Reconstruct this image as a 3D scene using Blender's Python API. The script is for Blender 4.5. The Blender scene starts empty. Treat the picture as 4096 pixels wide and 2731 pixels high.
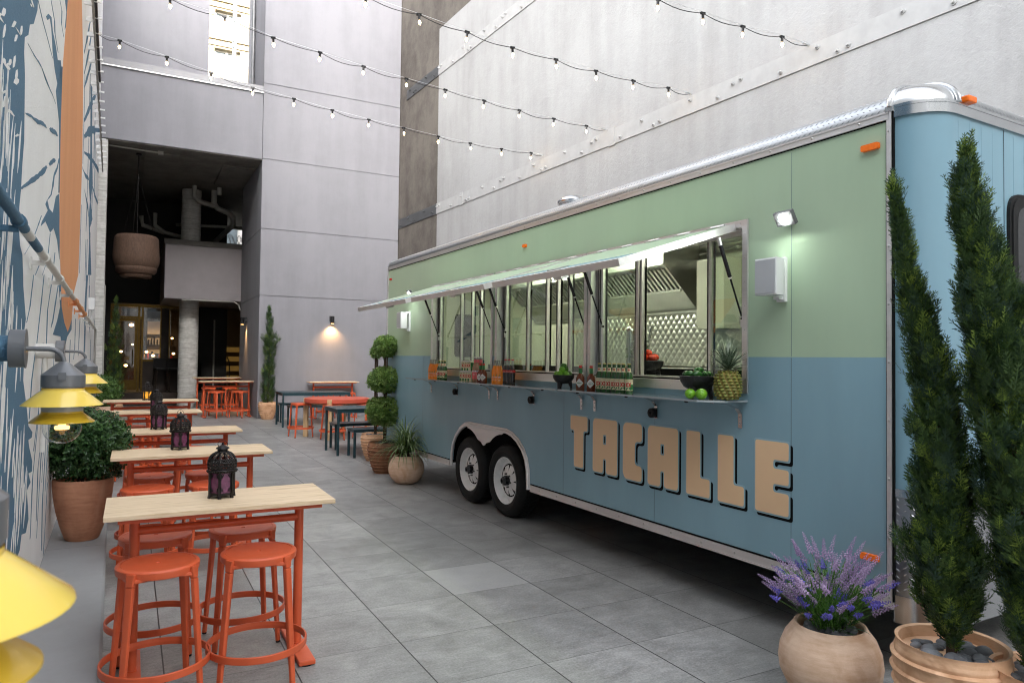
import bpy, bmesh, math, random
from mathutils import Matrix, Vector
R = math.radians
PI = math.pi
sin, cos = math.sin, math.cos
rnd = random.Random(7)
scene = bpy.context.scene
COL = scene.collection

# ------------------------------------------------------------------ materials
def newmat(name):
    m = bpy.data.materials.new(name); m.use_nodes = True
    nt = m.node_tree; b = nt.nodes['Principled BSDF']
    return m, nt, b

def node(nt, t, **kw):
    n = nt.nodes.new(t)
    for k, v in kw.items():
        if k in n.inputs.keys(): n.inputs[k].default_value = v
        else: setattr(n, k, v)
    return n

def ramp(nt, fac, stops):
    r = nt.nodes.new('ShaderNodeValToRGB')
    el = r.color_ramp.elements
    while len(el) < len(stops): el.new(0.5)
    for e, (p, c) in zip(el, stops):
        e.position = p; e.color = (*c, 1) if len(c) == 3 else c
    nt.links.new(fac, r.inputs[0])
    return r.outputs[0]

def math_(nt, op, a, b=None, c=None):
    n = nt.nodes.new('ShaderNodeMath'); n.operation = op
    for i, v in enumerate((a, b, c)):
        if v is None: continue
        if hasattr(v, 'links'): nt.links.new(v, n.inputs[i])
        else: n.inputs[i].default_value = v
    return n.outputs[0]

def mixc(nt, fac, a, b, mode='MIX'):
    n = nt.nodes.new('ShaderNodeMix'); n.data_type = 'RGBA'; n.blend_type = mode
    for idx, v in ((0, fac), (6, a), (7, b)):
        if hasattr(v, 'links'): nt.links.new(v, n.inputs[idx])
        else: n.inputs[idx].default_value = v if idx == 0 else ((*v, 1) if len(v) == 3 else v)
    return n.outputs[2]

def coords(nt, scale=(1, 1, 1), world=False, rot=(0, 0, 0)):
    if world:
        g = nt.nodes.new('ShaderNodeNewGeometry'); o = g.outputs['Position']
    else:
        g = nt.nodes.new('ShaderNodeTexCoord'); o = g.outputs['Object']
    mp = nt.nodes.new('ShaderNodeMapping'); mp.inputs['Scale'].default_value = scale
    mp.inputs['Rotation'].default_value = rot
    nt.links.new(o, mp.inputs[0])
    return mp.outputs[0]

def noise(nt, vec, scale, detail=4, rough=.55, dist=0):
    n = node(nt, 'ShaderNodeTexNoise', Scale=scale, Detail=detail, Roughness=rough, Distortion=dist)
    nt.links.new(vec, n.inputs['Vector'])
    return n.outputs[0]

def bump(nt, b, h, strength, dist=.01, prev=None):
    n = node(nt, 'ShaderNodeBump', Strength=strength, Distance=dist)
    nt.links.new(h, n.inputs['Height'])
    if prev is not None: nt.links.new(prev, n.inputs['Normal'])
    nt.links.new(n.outputs[0], b.inputs['Normal'])
    return n.outputs[0]

def M(name, col, rough=.5, metal=0, var=0.08, vs=4, bmp=0, bs=60, bd=.002, spec=.5, stretch=(1, 1, 1), emit=None, es=0,
      trans=0, ior=1.45, world=False, rvar=0, coat=0, sub=0, bdet=3):
    m, nt, b = newmat(name)
    v = coords(nt, stretch, world)
    b.inputs['Roughness'].default_value = rough
    b.inputs['Metallic'].default_value = metal
    b.inputs['Specular IOR Level'].default_value = spec
    b.inputs['IOR'].default_value = ior
    b.inputs['Transmission Weight'].default_value = trans
    b.inputs['Coat Weight'].default_value = coat
    if sub: b.inputs['Subsurface Weight'].default_value = sub
    if var:
        n1 = noise(nt, v, vs, 5, .6)
        lo = tuple(max(0, c * (1 - var)) for c in col); hi = tuple(min(1, c * (1 + var)) for c in col)
        c = ramp(nt, n1, [(.3, lo), (.7, hi)])
        nt.links.new(c, b.inputs['Base Color'])
    else:
        b.inputs['Base Color'].default_value = (*col, 1)
    if rvar:
        n3 = noise(nt, v, vs * 2.3, 4, .6)
        rr = nt.nodes.new('ShaderNodeMapRange')
        rr.inputs[1].default_value = .3; rr.inputs[2].default_value = .7
        rr.inputs[3].default_value = max(0, rough - rvar); rr.inputs[4].default_value = min(1, rough + rvar)
        nt.links.new(n3, rr.inputs[0]); nt.links.new(rr.outputs[0], b.inputs['Roughness'])
    if bmp:
        n2 = noise(nt, coords(nt) if bdet == 0 else v, bs, bdet, .6)
        bump(nt, b, n2, bmp, bd)
    if emit:
        b.inputs['Emission Color'].default_value = (*emit, 1)
        b.inputs['Emission Strength'].default_value = es
    return m

def mat_glass(name, tint=(1, 1, 1), gl=1.0):
    m = bpy.data.materials.new(name); m.use_nodes = True; nt = m.node_tree; nt.nodes.clear()
    out = nt.nodes.new('ShaderNodeOutputMaterial')
    t = node(nt, 'ShaderNodeBsdfTransparent'); t.inputs[0].default_value = (*tint, 1)
    g = node(nt, 'ShaderNodeBsdfGlossy', Roughness=.02)
    f = node(nt, 'ShaderNodeLayerWeight', Blend=.5)      # same on both faces of a thin pane
    mx = nt.nodes.new('ShaderNodeMixShader')
    fac = math_(nt, 'MINIMUM', math_(nt, 'MULTIPLY', math_(nt, 'ADD', .045, math_(nt, 'MULTIPLY', math_(nt, 'POWER', f.outputs['Facing'], 5), .9)), gl), 1.0)
    nt.links.new(fac, mx.inputs[0]); nt.links.new(t.outputs[0], mx.inputs[1]); nt.links.new(g.outputs[0], mx.inputs[2])
    nt.links.new(mx.outputs[0], out.inputs[0])
    return m

def mat_leaf(name, cols, rough=.5, vs=7):
    m, nt, b = newmat(name)
    v = coords(nt)
    n1 = noise(nt, v, vs, 3, .6); n2 = noise(nt, v, vs * 14, 2, .5)
    mixn = math_(nt, 'ADD', math_(nt, 'MULTIPLY', n1, .45), math_(nt, 'MULTIPLY', n2, .55))
    c = ramp(nt, mixn, [(.36, cols[0]), (.5, cols[1]), (.62, cols[2])])
    nt.links.new(c, b.inputs['Base Color'])
    b.inputs['Roughness'].default_value = rough
    b.inputs['Specular IOR Level'].default_value = .35
    tr = nt.nodes.new('ShaderNodeBsdfTranslucent'); nt.links.new(c, tr.inputs[0])
    mx = nt.nodes.new('ShaderNodeMixShader'); mx.inputs[0].default_value = .2
    out = nt.nodes['Material Output']
    nt.links.new(b.outputs[0], mx.inputs[1]); nt.links.new(tr.outputs[0], mx.inputs[2]); nt.links.new(mx.outputs[0], out.inputs[0])
    return m

MT = {}
def mats_setup():
    # floor tiles ------------------------------------------------------------
    m, nt, b = newmat('porcelain_pavers')
    g = nt.nodes.new('ShaderNodeNewGeometry')
    sp = nt.nodes.new('ShaderNodeSeparateXYZ'); nt.links.new(g.outputs['Position'], sp.inputs[0])
    tx = math_(nt, 'DIVIDE', math_(nt, 'SUBTRACT', sp.outputs[0], 1.399), .606)
    ty = math_(nt, 'DIVIDE', math_(nt, 'SUBTRACT', sp.outputs[1], 3.915), .613)
    fx = math_(nt, 'ABSOLUTE', math_(nt, 'SUBTRACT', math_(nt, 'FRACT', tx), .5))
    fy = math_(nt, 'ABSOLUTE', math_(nt, 'SUBTRACT', math_(nt, 'FRACT', ty), .5))
    jx = math_(nt, 'GREATER_THAN', fx, .5 - .0060)
    jy = math_(nt, 'GREATER_THAN', fy, .5 - .0028)
    cb = nt.nodes.new('ShaderNodeCombineXYZ')
    nt.links.new(math_(nt, 'FLOOR', tx), cb.inputs[0]); nt.links.new(math_(nt, 'FLOOR', ty), cb.inputs[1])
    wn = nt.nodes.new('ShaderNodeTexWhiteNoise'); wn.noise_dimensions = '3D'; nt.links.new(cb.outputs[0], wn.inputs[0])
    # per-tile shift of the grain so that neighbours do not continue each other
    off = nt.nodes.new('ShaderNodeVectorMath'); off.operation = 'MULTIPLY_ADD'
    nt.links.new(cb.outputs[0], off.inputs[0]); off.inputs[1].default_value = (3.7, 1.9, 5.1); nt.links.new(g.outputs['Position'], off.inputs[2])
    mp = nt.nodes.new('ShaderNodeMapping'); nt.links.new(off.outputs[0], mp.inputs[0])
    n1 = noise(nt, mp.outputs[0], 3.2, 6, .62, .6)
    mp2 = nt.nodes.new('ShaderNodeMapping'); nt.links.new(off.outputs[0], mp2.inputs[0]); mp2.inputs['Scale'].default_value = (1, 3.2, 1)
    n2 = noise(nt, mp2.outputs[0], 9, 6, .7)
    n3 = noise(nt, g.outputs['Position'], 75, 4, .75)
    n4 = noise(nt, g.outputs['Position'], .55, 4, .6)
    s = math_(nt, 'ADD', math_(nt, 'MULTIPLY', n1, .34), math_(nt, 'MULTIPLY', n2, .28))
    s = math_(nt, 'ADD', s, math_(nt, 'MULTIPLY', n3, .38))
    col = ramp(nt, s, [(.37, (.140, .139, .133)), (.49, (.255, .254, .246)), (.61, (.375, .373, .362))])
    tone = math_(nt, 'ADD', .88, math_(nt, 'MULTIPLY', wn.outputs[0], .20))
    tn = nt.nodes.new('ShaderNodeCombineColor')
    for i in range(3): nt.links.new(tone, tn.inputs[i])
    col = mixc(nt, 1, col, tn.outputs[0], 'MULTIPLY')
    col = mixc(nt, math_(nt, 'MULTIPLY', ramp(nt, n4, [(.45, (0, 0, 0)), (.68, (1, 1, 1))]), .38), col, (.085, .082, .072))
    # one replacement tile, smoother and paler
    tA = math_(nt, 'COMPARE', math_(nt, 'FLOOR', tx), 1.0, .1); tB = math_(nt, 'COMPARE', math_(nt, 'FLOOR', ty), 0.0, .1)
    tC = math_(nt, 'COMPARE', math_(nt, 'FLOOR', ty), 1.0, .1)
    new = math_(nt, 'MULTIPLY', tA, tC)
    grain = ramp(nt, s, [(.3, (.28, .28, .27)), (.7, (.35, .35, .34))])
    col = mixc(nt, math_(nt, 'MULTIPLY', new, .8), col, grain)
    j = math_(nt, 'MAXIMUM', jx, math_(nt, 'MULTIPLY', jy, .8))
    col = mixc(nt, j, col, (.012, .012, .012))
    nt.links.new(col, b.inputs['Base Color'])
    rg = math_(nt, 'ADD', .27, math_(nt, 'MULTIPLY', n2, .35)); nt.links.new(rg, b.inputs['Roughness'])
    h = math_(nt, 'SUBTRACT', math_(nt, 'MULTIPLY', math_(nt, 'ADD', n3, n2), .12), j)
    bump(nt, b, h, .6, .003)
    MT['pavers'] = m
    # rough-cast walls -------------------------------------------------------
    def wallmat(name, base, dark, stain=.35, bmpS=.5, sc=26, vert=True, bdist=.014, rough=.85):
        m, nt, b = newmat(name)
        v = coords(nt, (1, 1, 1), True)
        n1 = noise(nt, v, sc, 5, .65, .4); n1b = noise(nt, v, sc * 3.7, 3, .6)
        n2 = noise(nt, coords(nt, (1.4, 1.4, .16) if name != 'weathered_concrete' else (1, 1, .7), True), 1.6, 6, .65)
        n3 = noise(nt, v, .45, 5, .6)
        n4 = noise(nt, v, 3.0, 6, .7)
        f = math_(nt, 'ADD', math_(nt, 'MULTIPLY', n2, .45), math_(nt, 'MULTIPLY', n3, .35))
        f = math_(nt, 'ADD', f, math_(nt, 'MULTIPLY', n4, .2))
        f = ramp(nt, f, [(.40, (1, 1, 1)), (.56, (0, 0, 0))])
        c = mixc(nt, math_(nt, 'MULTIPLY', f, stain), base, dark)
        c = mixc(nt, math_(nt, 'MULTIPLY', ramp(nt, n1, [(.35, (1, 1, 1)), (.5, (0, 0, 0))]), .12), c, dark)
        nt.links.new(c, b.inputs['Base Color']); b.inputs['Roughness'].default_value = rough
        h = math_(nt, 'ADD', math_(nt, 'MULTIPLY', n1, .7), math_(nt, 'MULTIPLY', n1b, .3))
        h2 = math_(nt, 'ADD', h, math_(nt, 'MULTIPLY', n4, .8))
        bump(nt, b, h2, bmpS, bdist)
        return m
    MT['white_wall'] = wallmat('white_painted_render', (.365, .362, .357), (.25, .246, .238), .55, .55, 16)
    MT['brown_wall'] = wallmat('weathered_concrete', (.135, .118, .10), (.06, .05, .042), .85, .8, 9)
    MT['grey_wall'] = wallmat('lavender_grey_render', (.235, .232, .252), (.185, .183, .20), .6, .25, 40, bdist=.004)
    MT['mural_wall'] = wallmat('white_roughcast', (.82, .815, .80), (.66, .65, .63), .35, 1.0, 42, bdist=.016)
    MT['mural_blue'] = wallmat('blue_masonry_paint', (.075, .165, .25), (.055, .125, .20), .35, 1.0, 42, bdist=.016)
    MT['mural_orange'] = wallmat('orange_masonry_paint', (.74, .34, .15), (.62, .26, .11), .35, 1.0, 42, bdist=.016)
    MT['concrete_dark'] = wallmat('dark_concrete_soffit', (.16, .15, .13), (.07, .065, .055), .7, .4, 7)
    MT['ledge'] = wallmat('grey_painted_cement', (.27, .272, .272), (.21, .21, .21), .5, .15, 30, bdist=.003)
    # board-formed concrete: horizontal joints
    m, nt, b = newmat('board_formed_concrete')
    v = coords(nt, (1, 1, 1), True)
    sp = nt.nodes.new('ShaderNodeSeparateXYZ'); nt.links.new(v, sp.inputs[0])
    zz = math_(nt, 'DIVIDE', sp.outputs[2], .31)
    fz = math_(nt, 'ABSOLUTE', math_(nt, 'SUBTRACT', math_(nt, 'FRACT', zz), .5))
    jn = ramp(nt, fz, [(.47, (0, 0, 0)), (.5, (1, 1, 1))])
    n1 = noise(nt, v, 6, 6, .7); n2 = noise(nt, coords(nt, (2, 2, 14), True), 2, 4, .6)
    c = ramp(nt, math_(nt, 'ADD', math_(nt, 'MULTIPLY', n1, .5), math_(nt, 'MULTIPLY', n2, .5)), [(.35, (.36, .35, .32)), (.6, (.60, .59, .56))])
    c = mixc(nt, math_(nt, 'MULTIPLY', jn, .55), c, (.16, .15, .13))
    nt.links.new(c, b.inputs['Base Color']); b.inputs['Roughness'].default_value = .85
    bump(nt, b, math_(nt, 'SUBTRACT', math_(nt, 'MULTIPLY', n1, .5), jn), .5, .01)
    MT['board'] = m
    # wood
    def wood(name, a, bb, cdark, axis=0, rough=.5):
        m, nt, b = newmat(name)
        st = [18, 18, 18]; st[axis] = 1.0
        v = coords(nt, tuple(st))
        n1 = noise(nt, v, 1.6, 8, .7, 1.2); n2 = noise(nt, v, 7, 4, .6, .3); n3 = noise(nt, coords(nt), 2.2, 3, .5)
        f = math_(nt, 'ADD', math_(nt, 'MULTIPLY', n1, .6), math_(nt, 'MULTIPLY', n2, .4))
        c = ramp(nt, f, [(.36, cdark), (.46, a), (.62, bb)])
        c = mixc(nt, math_(nt, 'MULTIPLY', n3, .3), c, a)
        nt.links.new(c, b.inputs['Base Color']); b.inputs['Roughness'].default_value = rough
        bump(nt, b, f, .25, .002)
        return m
    MT['ash'] = wood('pale_ash_wood', (.64, .48, .30), (.76, .61, .43), (.34, .22, .11), 0)
    MT['pine'] = wood('pale_pine_wood', (.50, .34, .18), (.58, .42, .24), (.36, .23, .11), 2)
    # terracotta
    def terra(name, a, bb, pale, ring=0, seed=0):
        m, nt, b = newmat(name)
        v = coords(nt, (1, 1, 1)); v2 = coords(nt, (1, 1, 7))
        n1 = noise(nt, v, 5 + seed, 6, .65, .8); n2 = noise(nt, v2, 6, 4, .6); n3 = noise(nt, v, 2.3 + seed, 3, .5, 1.5); n4 = noise(nt, v, 150, 2, .5)
        f = math_(nt, 'ADD', math_(nt, 'MULTIPLY', n1, .6), math_(nt, 'MULTIPLY', n2, .4))
        c = ramp(nt, f, [(.36, a), (.60, bb)])
        c = mixc(nt, ramp(nt, n3, [(.52, (0, 0, 0)), (.66, (.75, .75, .75))]), c, pale)
        nt.links.new(c, b.inputs['Base Color']); b.inputs['Roughness'].default_value = .78
        bump(nt, b, math_(nt, 'ADD', math_(nt, 'MULTIPLY', n2, .6), math_(nt, 'MULTIPLY', n4, .4)), .35, .004)
        return m
    MT['terra_red'] = terra('red_terracotta', (.36, .155, .085), (.52, .25, .145), (.56, .32, .205))
    MT['terra_pale'] = terra('pale_terracotta', (.56, .35, .22), (.74, .54, .395), (.52, .29, .155), seed=1)
    MT['terra_rib'] = terra('ribbed_terracotta', (.58, .33, .18), (.72, .46, .29), (.42, .215, .105), seed=2)
    MT['terra_dark'] = terra('brown_terracotta', (.22, .10, .05), (.33, .155, .08), (.14, .075, .045), seed=3)
    # paint & metal
    MT['orange'] = M('orange_powder_coat', (.58, .098, .034), .42, var=.10, vs=6, bmp=.12, bs=400, bd=.001, rvar=.05)
    MT['teal'] = M('dark_teal_powder_coat', (.014, .042, .052), .38, var=.05, rvar=.05)
    MT['green_panel'] = M('pale_green_vinyl', (.385, .50, .35), .28, var=.05, vs=2.2, spec=.4, stretch=(1, 1, .22), bmp=.22, bs=2.2, bd=.01, bdet=0)
    MT['blue_panel'] = M('steel_blue_vinyl', (.225, .37, .435), .24, var=.06, vs=2.2, spec=.5, stretch=(1, 1, .22), bmp=.22, bs=2.2, bd=.01, bdet=0)
    MT['front_blue'] = M('sky_blue_vinyl', (.195, .335, .405), .28, var=.04, vs=3, bmp=.10, bs=3, bd=.004, stretch=(1, 1, .15), coat=.2)
    MT['black_seam'] = M('black_sealant', (.006, .006, .006), .85, var=0, spec=.1)
    MT['tan'] = M('tan_vinyl_letter', (.80, .54, .32), .35, var=.03)
    MT['blue_line'] = M('steel_blue_letter_gap', (.25, .395, .46), .3, var=.03)
    MT['alu'] = M('brushed_aluminium', (.74, .72, .71), .48, 1, var=.08, vs=14, stretch=(1, .08, 1), rvar=.08)
    MT['alu_bright'] = M('polished_aluminium', (.56, .57, .58), .24, 1, var=.05, vs=5)
    MT['tread'] = M('aluminium_tread_plate', (.40, .41, .42), .34, 1, var=.05, vs=9, rvar=.06)
    MT['steel_in'] = M('stainless_steel', (.52, .525, .50), .33, 1, var=.08, vs=3)
    MT['steel_dark'] = M('dark_grey_steel', (.085, .088, .09), .5, .4, var=.1)
    MT['screw'] = M('zinc_bolt', (.55, .54, .52), .3, 1, var=0)
    MT['in_wall'] = M('cream_interior_panel', (.52, .52, .43), .4, var=.04, vs=2)
    MT['white_plastic'] = M('white_plastic', (.68, .69, .69), .4, var=.02)
    MT['grille'] = M('perforated_white_grille', (.42, .43, .44), .55, var=.04, bmp=.8, bs=500, bd=.002)
    MT['rubber'] = M('black_rubber', (.011, .011, .011), .62, var=.2, vs=20, bmp=.2, bs=90, bd=.002, spec=.3)
    MT['rim'] = M('white_wheel_enamel', (.74, .74, .73), .3, var=.06, vs=12, rvar=.1)
    MT['black'] = M('black_satin_metal', (.008, .008, .009), .42, var=0)
    MT['black_gloss'] = M('black_gloss', (.012, .012, .013), .16, var=0)
    MT['iron'] = M('aged_black_iron', (.022, .019, .018), .42, .6, var=.5, vs=30, bmp=.5, bs=120, bd=.003)
    MT['amber'] = M('amber_lens', (.75, .15, .01), .22, var=.1, vs=40, emit=(1, .16, .01), es=.01)
    MT['red_lens'] = M('red_lens', (.55, .01, .01), .2, var=0)
    MT['soil'] = M('dark_soil', (.03, .022, .016), .95, var=.4, vs=30, bmp=.8, bs=60, bd=.01)
    MT['pebble'] = M('grey_river_pebble', (.115, .12, .128), .6, var=.45, vs=9, bmp=.25, bs=90, bd=.002)
    MT['pebble_dark'] = M('dark_river_pebble', (.05, .046, .044), .65, var=.35, vs=9, bmp=.25, bs=90, bd=.002)
    MT['bark'] = M('brown_bark', (.055, .035, .022), .9, var=.35, vs=20, bmp=.8, bs=50, bd=.006, stretch=(1, 1, .3))
    MT['lamp_grey'] = M('grey_lamp_plastic', (.12, .124, .132), .36, var=.03, coat=.2)
    MT['yellow'] = M('yellow_lacquer', (.80, .58, .10), .22, var=.02, coat=.5)
    MT['yellow_low'] = M('ochre_yellow_lacquer', (.62, .40, .03), .3, var=.03, coat=.3)
    MT['frost'] = M('frosted_glass_collar', (.42, .43, .42), .4, var=.03, spec=.6)
    MT['clear'] = mat_glass('clear_glass', (.96, .97, .96), 1.3)
    MT['pane'] = mat_glass('window_pane', (.86, .92, .84), 2.2)
    MT['shelf_glass'] = mat_glass('smoked_shelf_glass', (.42, .5, .52), 3.0)
    MT['purple_glass'] = M('purple_textured_glass', (.13, .03, .085), .22, var=.35, vs=40, bmp=.5, bs=120, bd=.003, spec=.7)
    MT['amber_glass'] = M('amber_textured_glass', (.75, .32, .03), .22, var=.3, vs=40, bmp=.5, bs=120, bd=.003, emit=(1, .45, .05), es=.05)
    MT['rattan'] = M('woven_rattan', (.088, .05, .032), .8, var=.35, vs=60, bmp=.7, bs=110, bd=.01, stretch=(1, 1, .2))
    MT['warm_lamp'] = M('warm_bulb', (1, .8, .5), .4, var=0, emit=(1, .55, .18), es=2.2)
    MT['bulb_fil'] = M('lit_filament', (1, .8, .5), .4, var=0, emit=(1, .66, .30), es=12)
    MT['led'] = M('led_panel', (1, 1, 1), .4, var=0, emit=(.93, 1, .93), es=46)
    MT['tube'] = M('fluorescent_tube', (1, 1, 1), .4, var=0, emit=(.95, 1, .80), es=5)
    MT['led_disc'] = M('warm_led_disc', (1, .6, .2), .4, var=0, emit=(1, .50, .15), es=.35)
    MT['leaf_box'] = mat_leaf('boxwood_leaf', [(.03, .075, .016), (.07, .15, .03), (.18, .30, .07)])
    MT['leaf_top'] = mat_leaf('topiary_leaf', [(.045, .10, .018), (.12, .22, .04), (.34, .47, .14)], .4)
    MT['leaf_dark'] = mat_leaf('shrub_leaf', [(.014, .042, .014), (.036, .092, .028), (.09, .18, .05)], .35)
    MT['cyp_a'] = mat_leaf('cypress_dark_green', [(.020, .045, .014), (.045, .088, .024), (.085, .145, .035)], .6, 5)
    MT['cyp_b'] = mat_leaf('cypress_bright_green', [(.07, .12, .022), (.13, .20, .035), (.24, .33, .05)], .6, 5)
    MT['cyp_c'] = mat_leaf('cypress_blue_green', [(.02, .045, .03), (.04, .08, .048), (.075, .13, .075)], .6, 5)
    MT['blade'] = mat_leaf('spider_leaf_green', [(.07, .13, .04), (.12, .20, .06), (.20, .30, .09)], .35)
    MT['blade_edge'] = mat_leaf('spider_leaf_cream', [(.30, .38, .20), (.45, .52, .30), (.58, .64, .42)], .4)
    MT['grass_leaf'] = mat_leaf('lavender_leaf', [(.035, .10, .015), (.07, .18, .025), (.13, .28, .05)], .4)
    MT['grey_leaf'] = mat_leaf('sage_leaf', [(.04, .075, .04), (.07, .12, .06), (.11, .17, .09)], .5)
    MT['lilac'] = mat_leaf('lilac_floret', [(.25, .16, .32), (.46, .33, .54), (.66, .54, .74)], .7, 12)
    MT['violet'] = mat_leaf('violet_floret', [(.08, .07, .36), (.16, .13, .55), (.28, .24, .72)], .7, 12)
    MT['beer'] = M('green_bottle_glass', (.014, .085, .012), .05, var=.1, vs=20, spec=.8, trans=.12)
    MT['soda_orange'] = M('orange_soda_bottle', (.82, .25, .01), .06, var=.04, spec=.8, trans=.1, emit=(1, .3, .01), es=.004)  # faint emission stands in for light passing through the soda
    MT['cola'] = M('cola_bottle', (.012, .005, .004), .05, var=0, spec=.8)
    MT['pink'] = M('pink_soda_bottle', (.52, .30, .17), .06, var=.06, spec=.8, trans=.35)
    MT['hot'] = M('hot_sauce_bottle', (.16, .028, .008), .07, var=.1, spec=.8)
    MT['bottle_clear'] = M('clear_bottle_neck', (.62, .66, .62), .06, var=0, trans=.6, spec=.8)
    MT['cream'] = M('cream_paper', (.70, .62, .42), .5, var=.03)
    MT['white_paper'] = M('white_paper', (.74, .74, .71), .5, var=.02)
    MT['red_ink'] = M('red_ink', (.50, .02, .015), .5, var=0)
    MT['green_ink'] = M('green_ink', (.02, .16, .045), .5, var=0)
    MT['pink_ink'] = M('pink_ink', (.72, .13, .14), .5, var=0)
    MT['blue_ink'] = M('blue_ink', (.05, .09, .3), .5, var=0)
    MT['gold_ink'] = M('gold_cap', (.50, .40, .15), .35, .7, var=0)
    MT['red_cap'] = M('red_cap', (.55, .02, .02), .35, var=0)
    MT['stone_bowl'] = M('black_molcajete_stone', (.014, .014, .015), .55, var=.4, vs=30, bmp=.7, bs=60, bd=.006)
    MT['lime'] = M('lime_peel', (.14, .34, .02), .35, var=.3, vs=12, bmp=.3, bs=160, bd=.001)
    MT['lime_dk'] = M('dark_lime_peel', (.045, .13, .012), .33, var=.35, vs=12, bmp=.3, bs=160, bd=.001)
    MT['pepper'] = M('green_pepper_skin', (.018, .085, .014), .22, var=.35, vs=12)
    MT['tomato'] = M('tomato_skin', (.55, .045, .015), .25, var=.15)
    MT['pine_skin'] = M('pineapple_skin', (.22, .155, .035), .6, var=.5, vs=30, bmp=.5, bs=80, bd=.003)
    MT['pine_eye'] = M('pineapple_scale', (.17, .19, .035), .6, var=.5, vs=60)
    MT['pine_leaf'] = mat_leaf('pineapple_leaf', [(.035, .06, .03), (.08, .12, .07), (.22, .27, .20)], .5)
    MT['pine_leaf_lit'] = mat_leaf('pineapple_leaf_lit', [(.30, .36, .28), (.42, .48, .40), (.55, .6, .52)], .5)  # lit copy of the crown leaf, brightness put into the colour
    MT['gold_frame'] = M('brass_door_frame', (.12, .075, .02), .3, .9, var=.15, vs=10)
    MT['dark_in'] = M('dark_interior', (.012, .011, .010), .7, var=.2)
    MT['dark_wood'] = M('dark_bar_wood', (.03, .018, .012), .5, var=.3)
    MT['stair_warm'] = M('glowing_stair', (.17, .11, .03), .5, var=.1, emit=(1, .55, .12), es=.008)  # lit look of the steps put into the material as a glow
    MT['lit_patch'] = M('painted_lit_patch', (.62, .50, .36), .7, var=.1, vs=3)
    MT['beige_panel'] = M('brown_wall_panel', (.12, .10, .075), .7, var=.1)
    MT['balcony'] = M('taupe_grey_render', (.235, .215, .225), .8, var=.06, vs=2, bmp=.2, bs=60, bd=.003)
    MT['balcony_top'] = M('taupe_coping', (.10, .092, .082), .7, var=.1)
    MT['flashing'] = M('grey_flashing', (.17, .17, .178), .4, .4, var=.05)
    MT['pipe_white'] = M('grey_pipe', (.34, .33, .30), .6, var=.1, vs=6)
    MT['far_stone'] = M('sunlit_cream_stone', (.20, .165, .105), .8, var=.12, vs=2, bmp=.6, bs=4, bd=.1)
    MT['far_glass'] = M('far_window_glass', (.10, .12, .13), .1, var=.4, vs=3, spec=.8)
    MT['far_frame'] = M('far_window_frame', (.45, .42, .36), .6, var=.05)
    MT['bldg_back'] = M('beige_brick_building', (.42, .40, .37), .85, var=.1, vs=2)
    MT['round_red'] = M('chipped_red_paint', (.50, .085, .045), .5, var=.06, vs=8)
    MT['galv'] = M('galvanised_channel', (.55, .57, .58), .45, .6, var=.25, vs=8)
    MT['vent'] = MT['alu_bright']
mats_setup()

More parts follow.
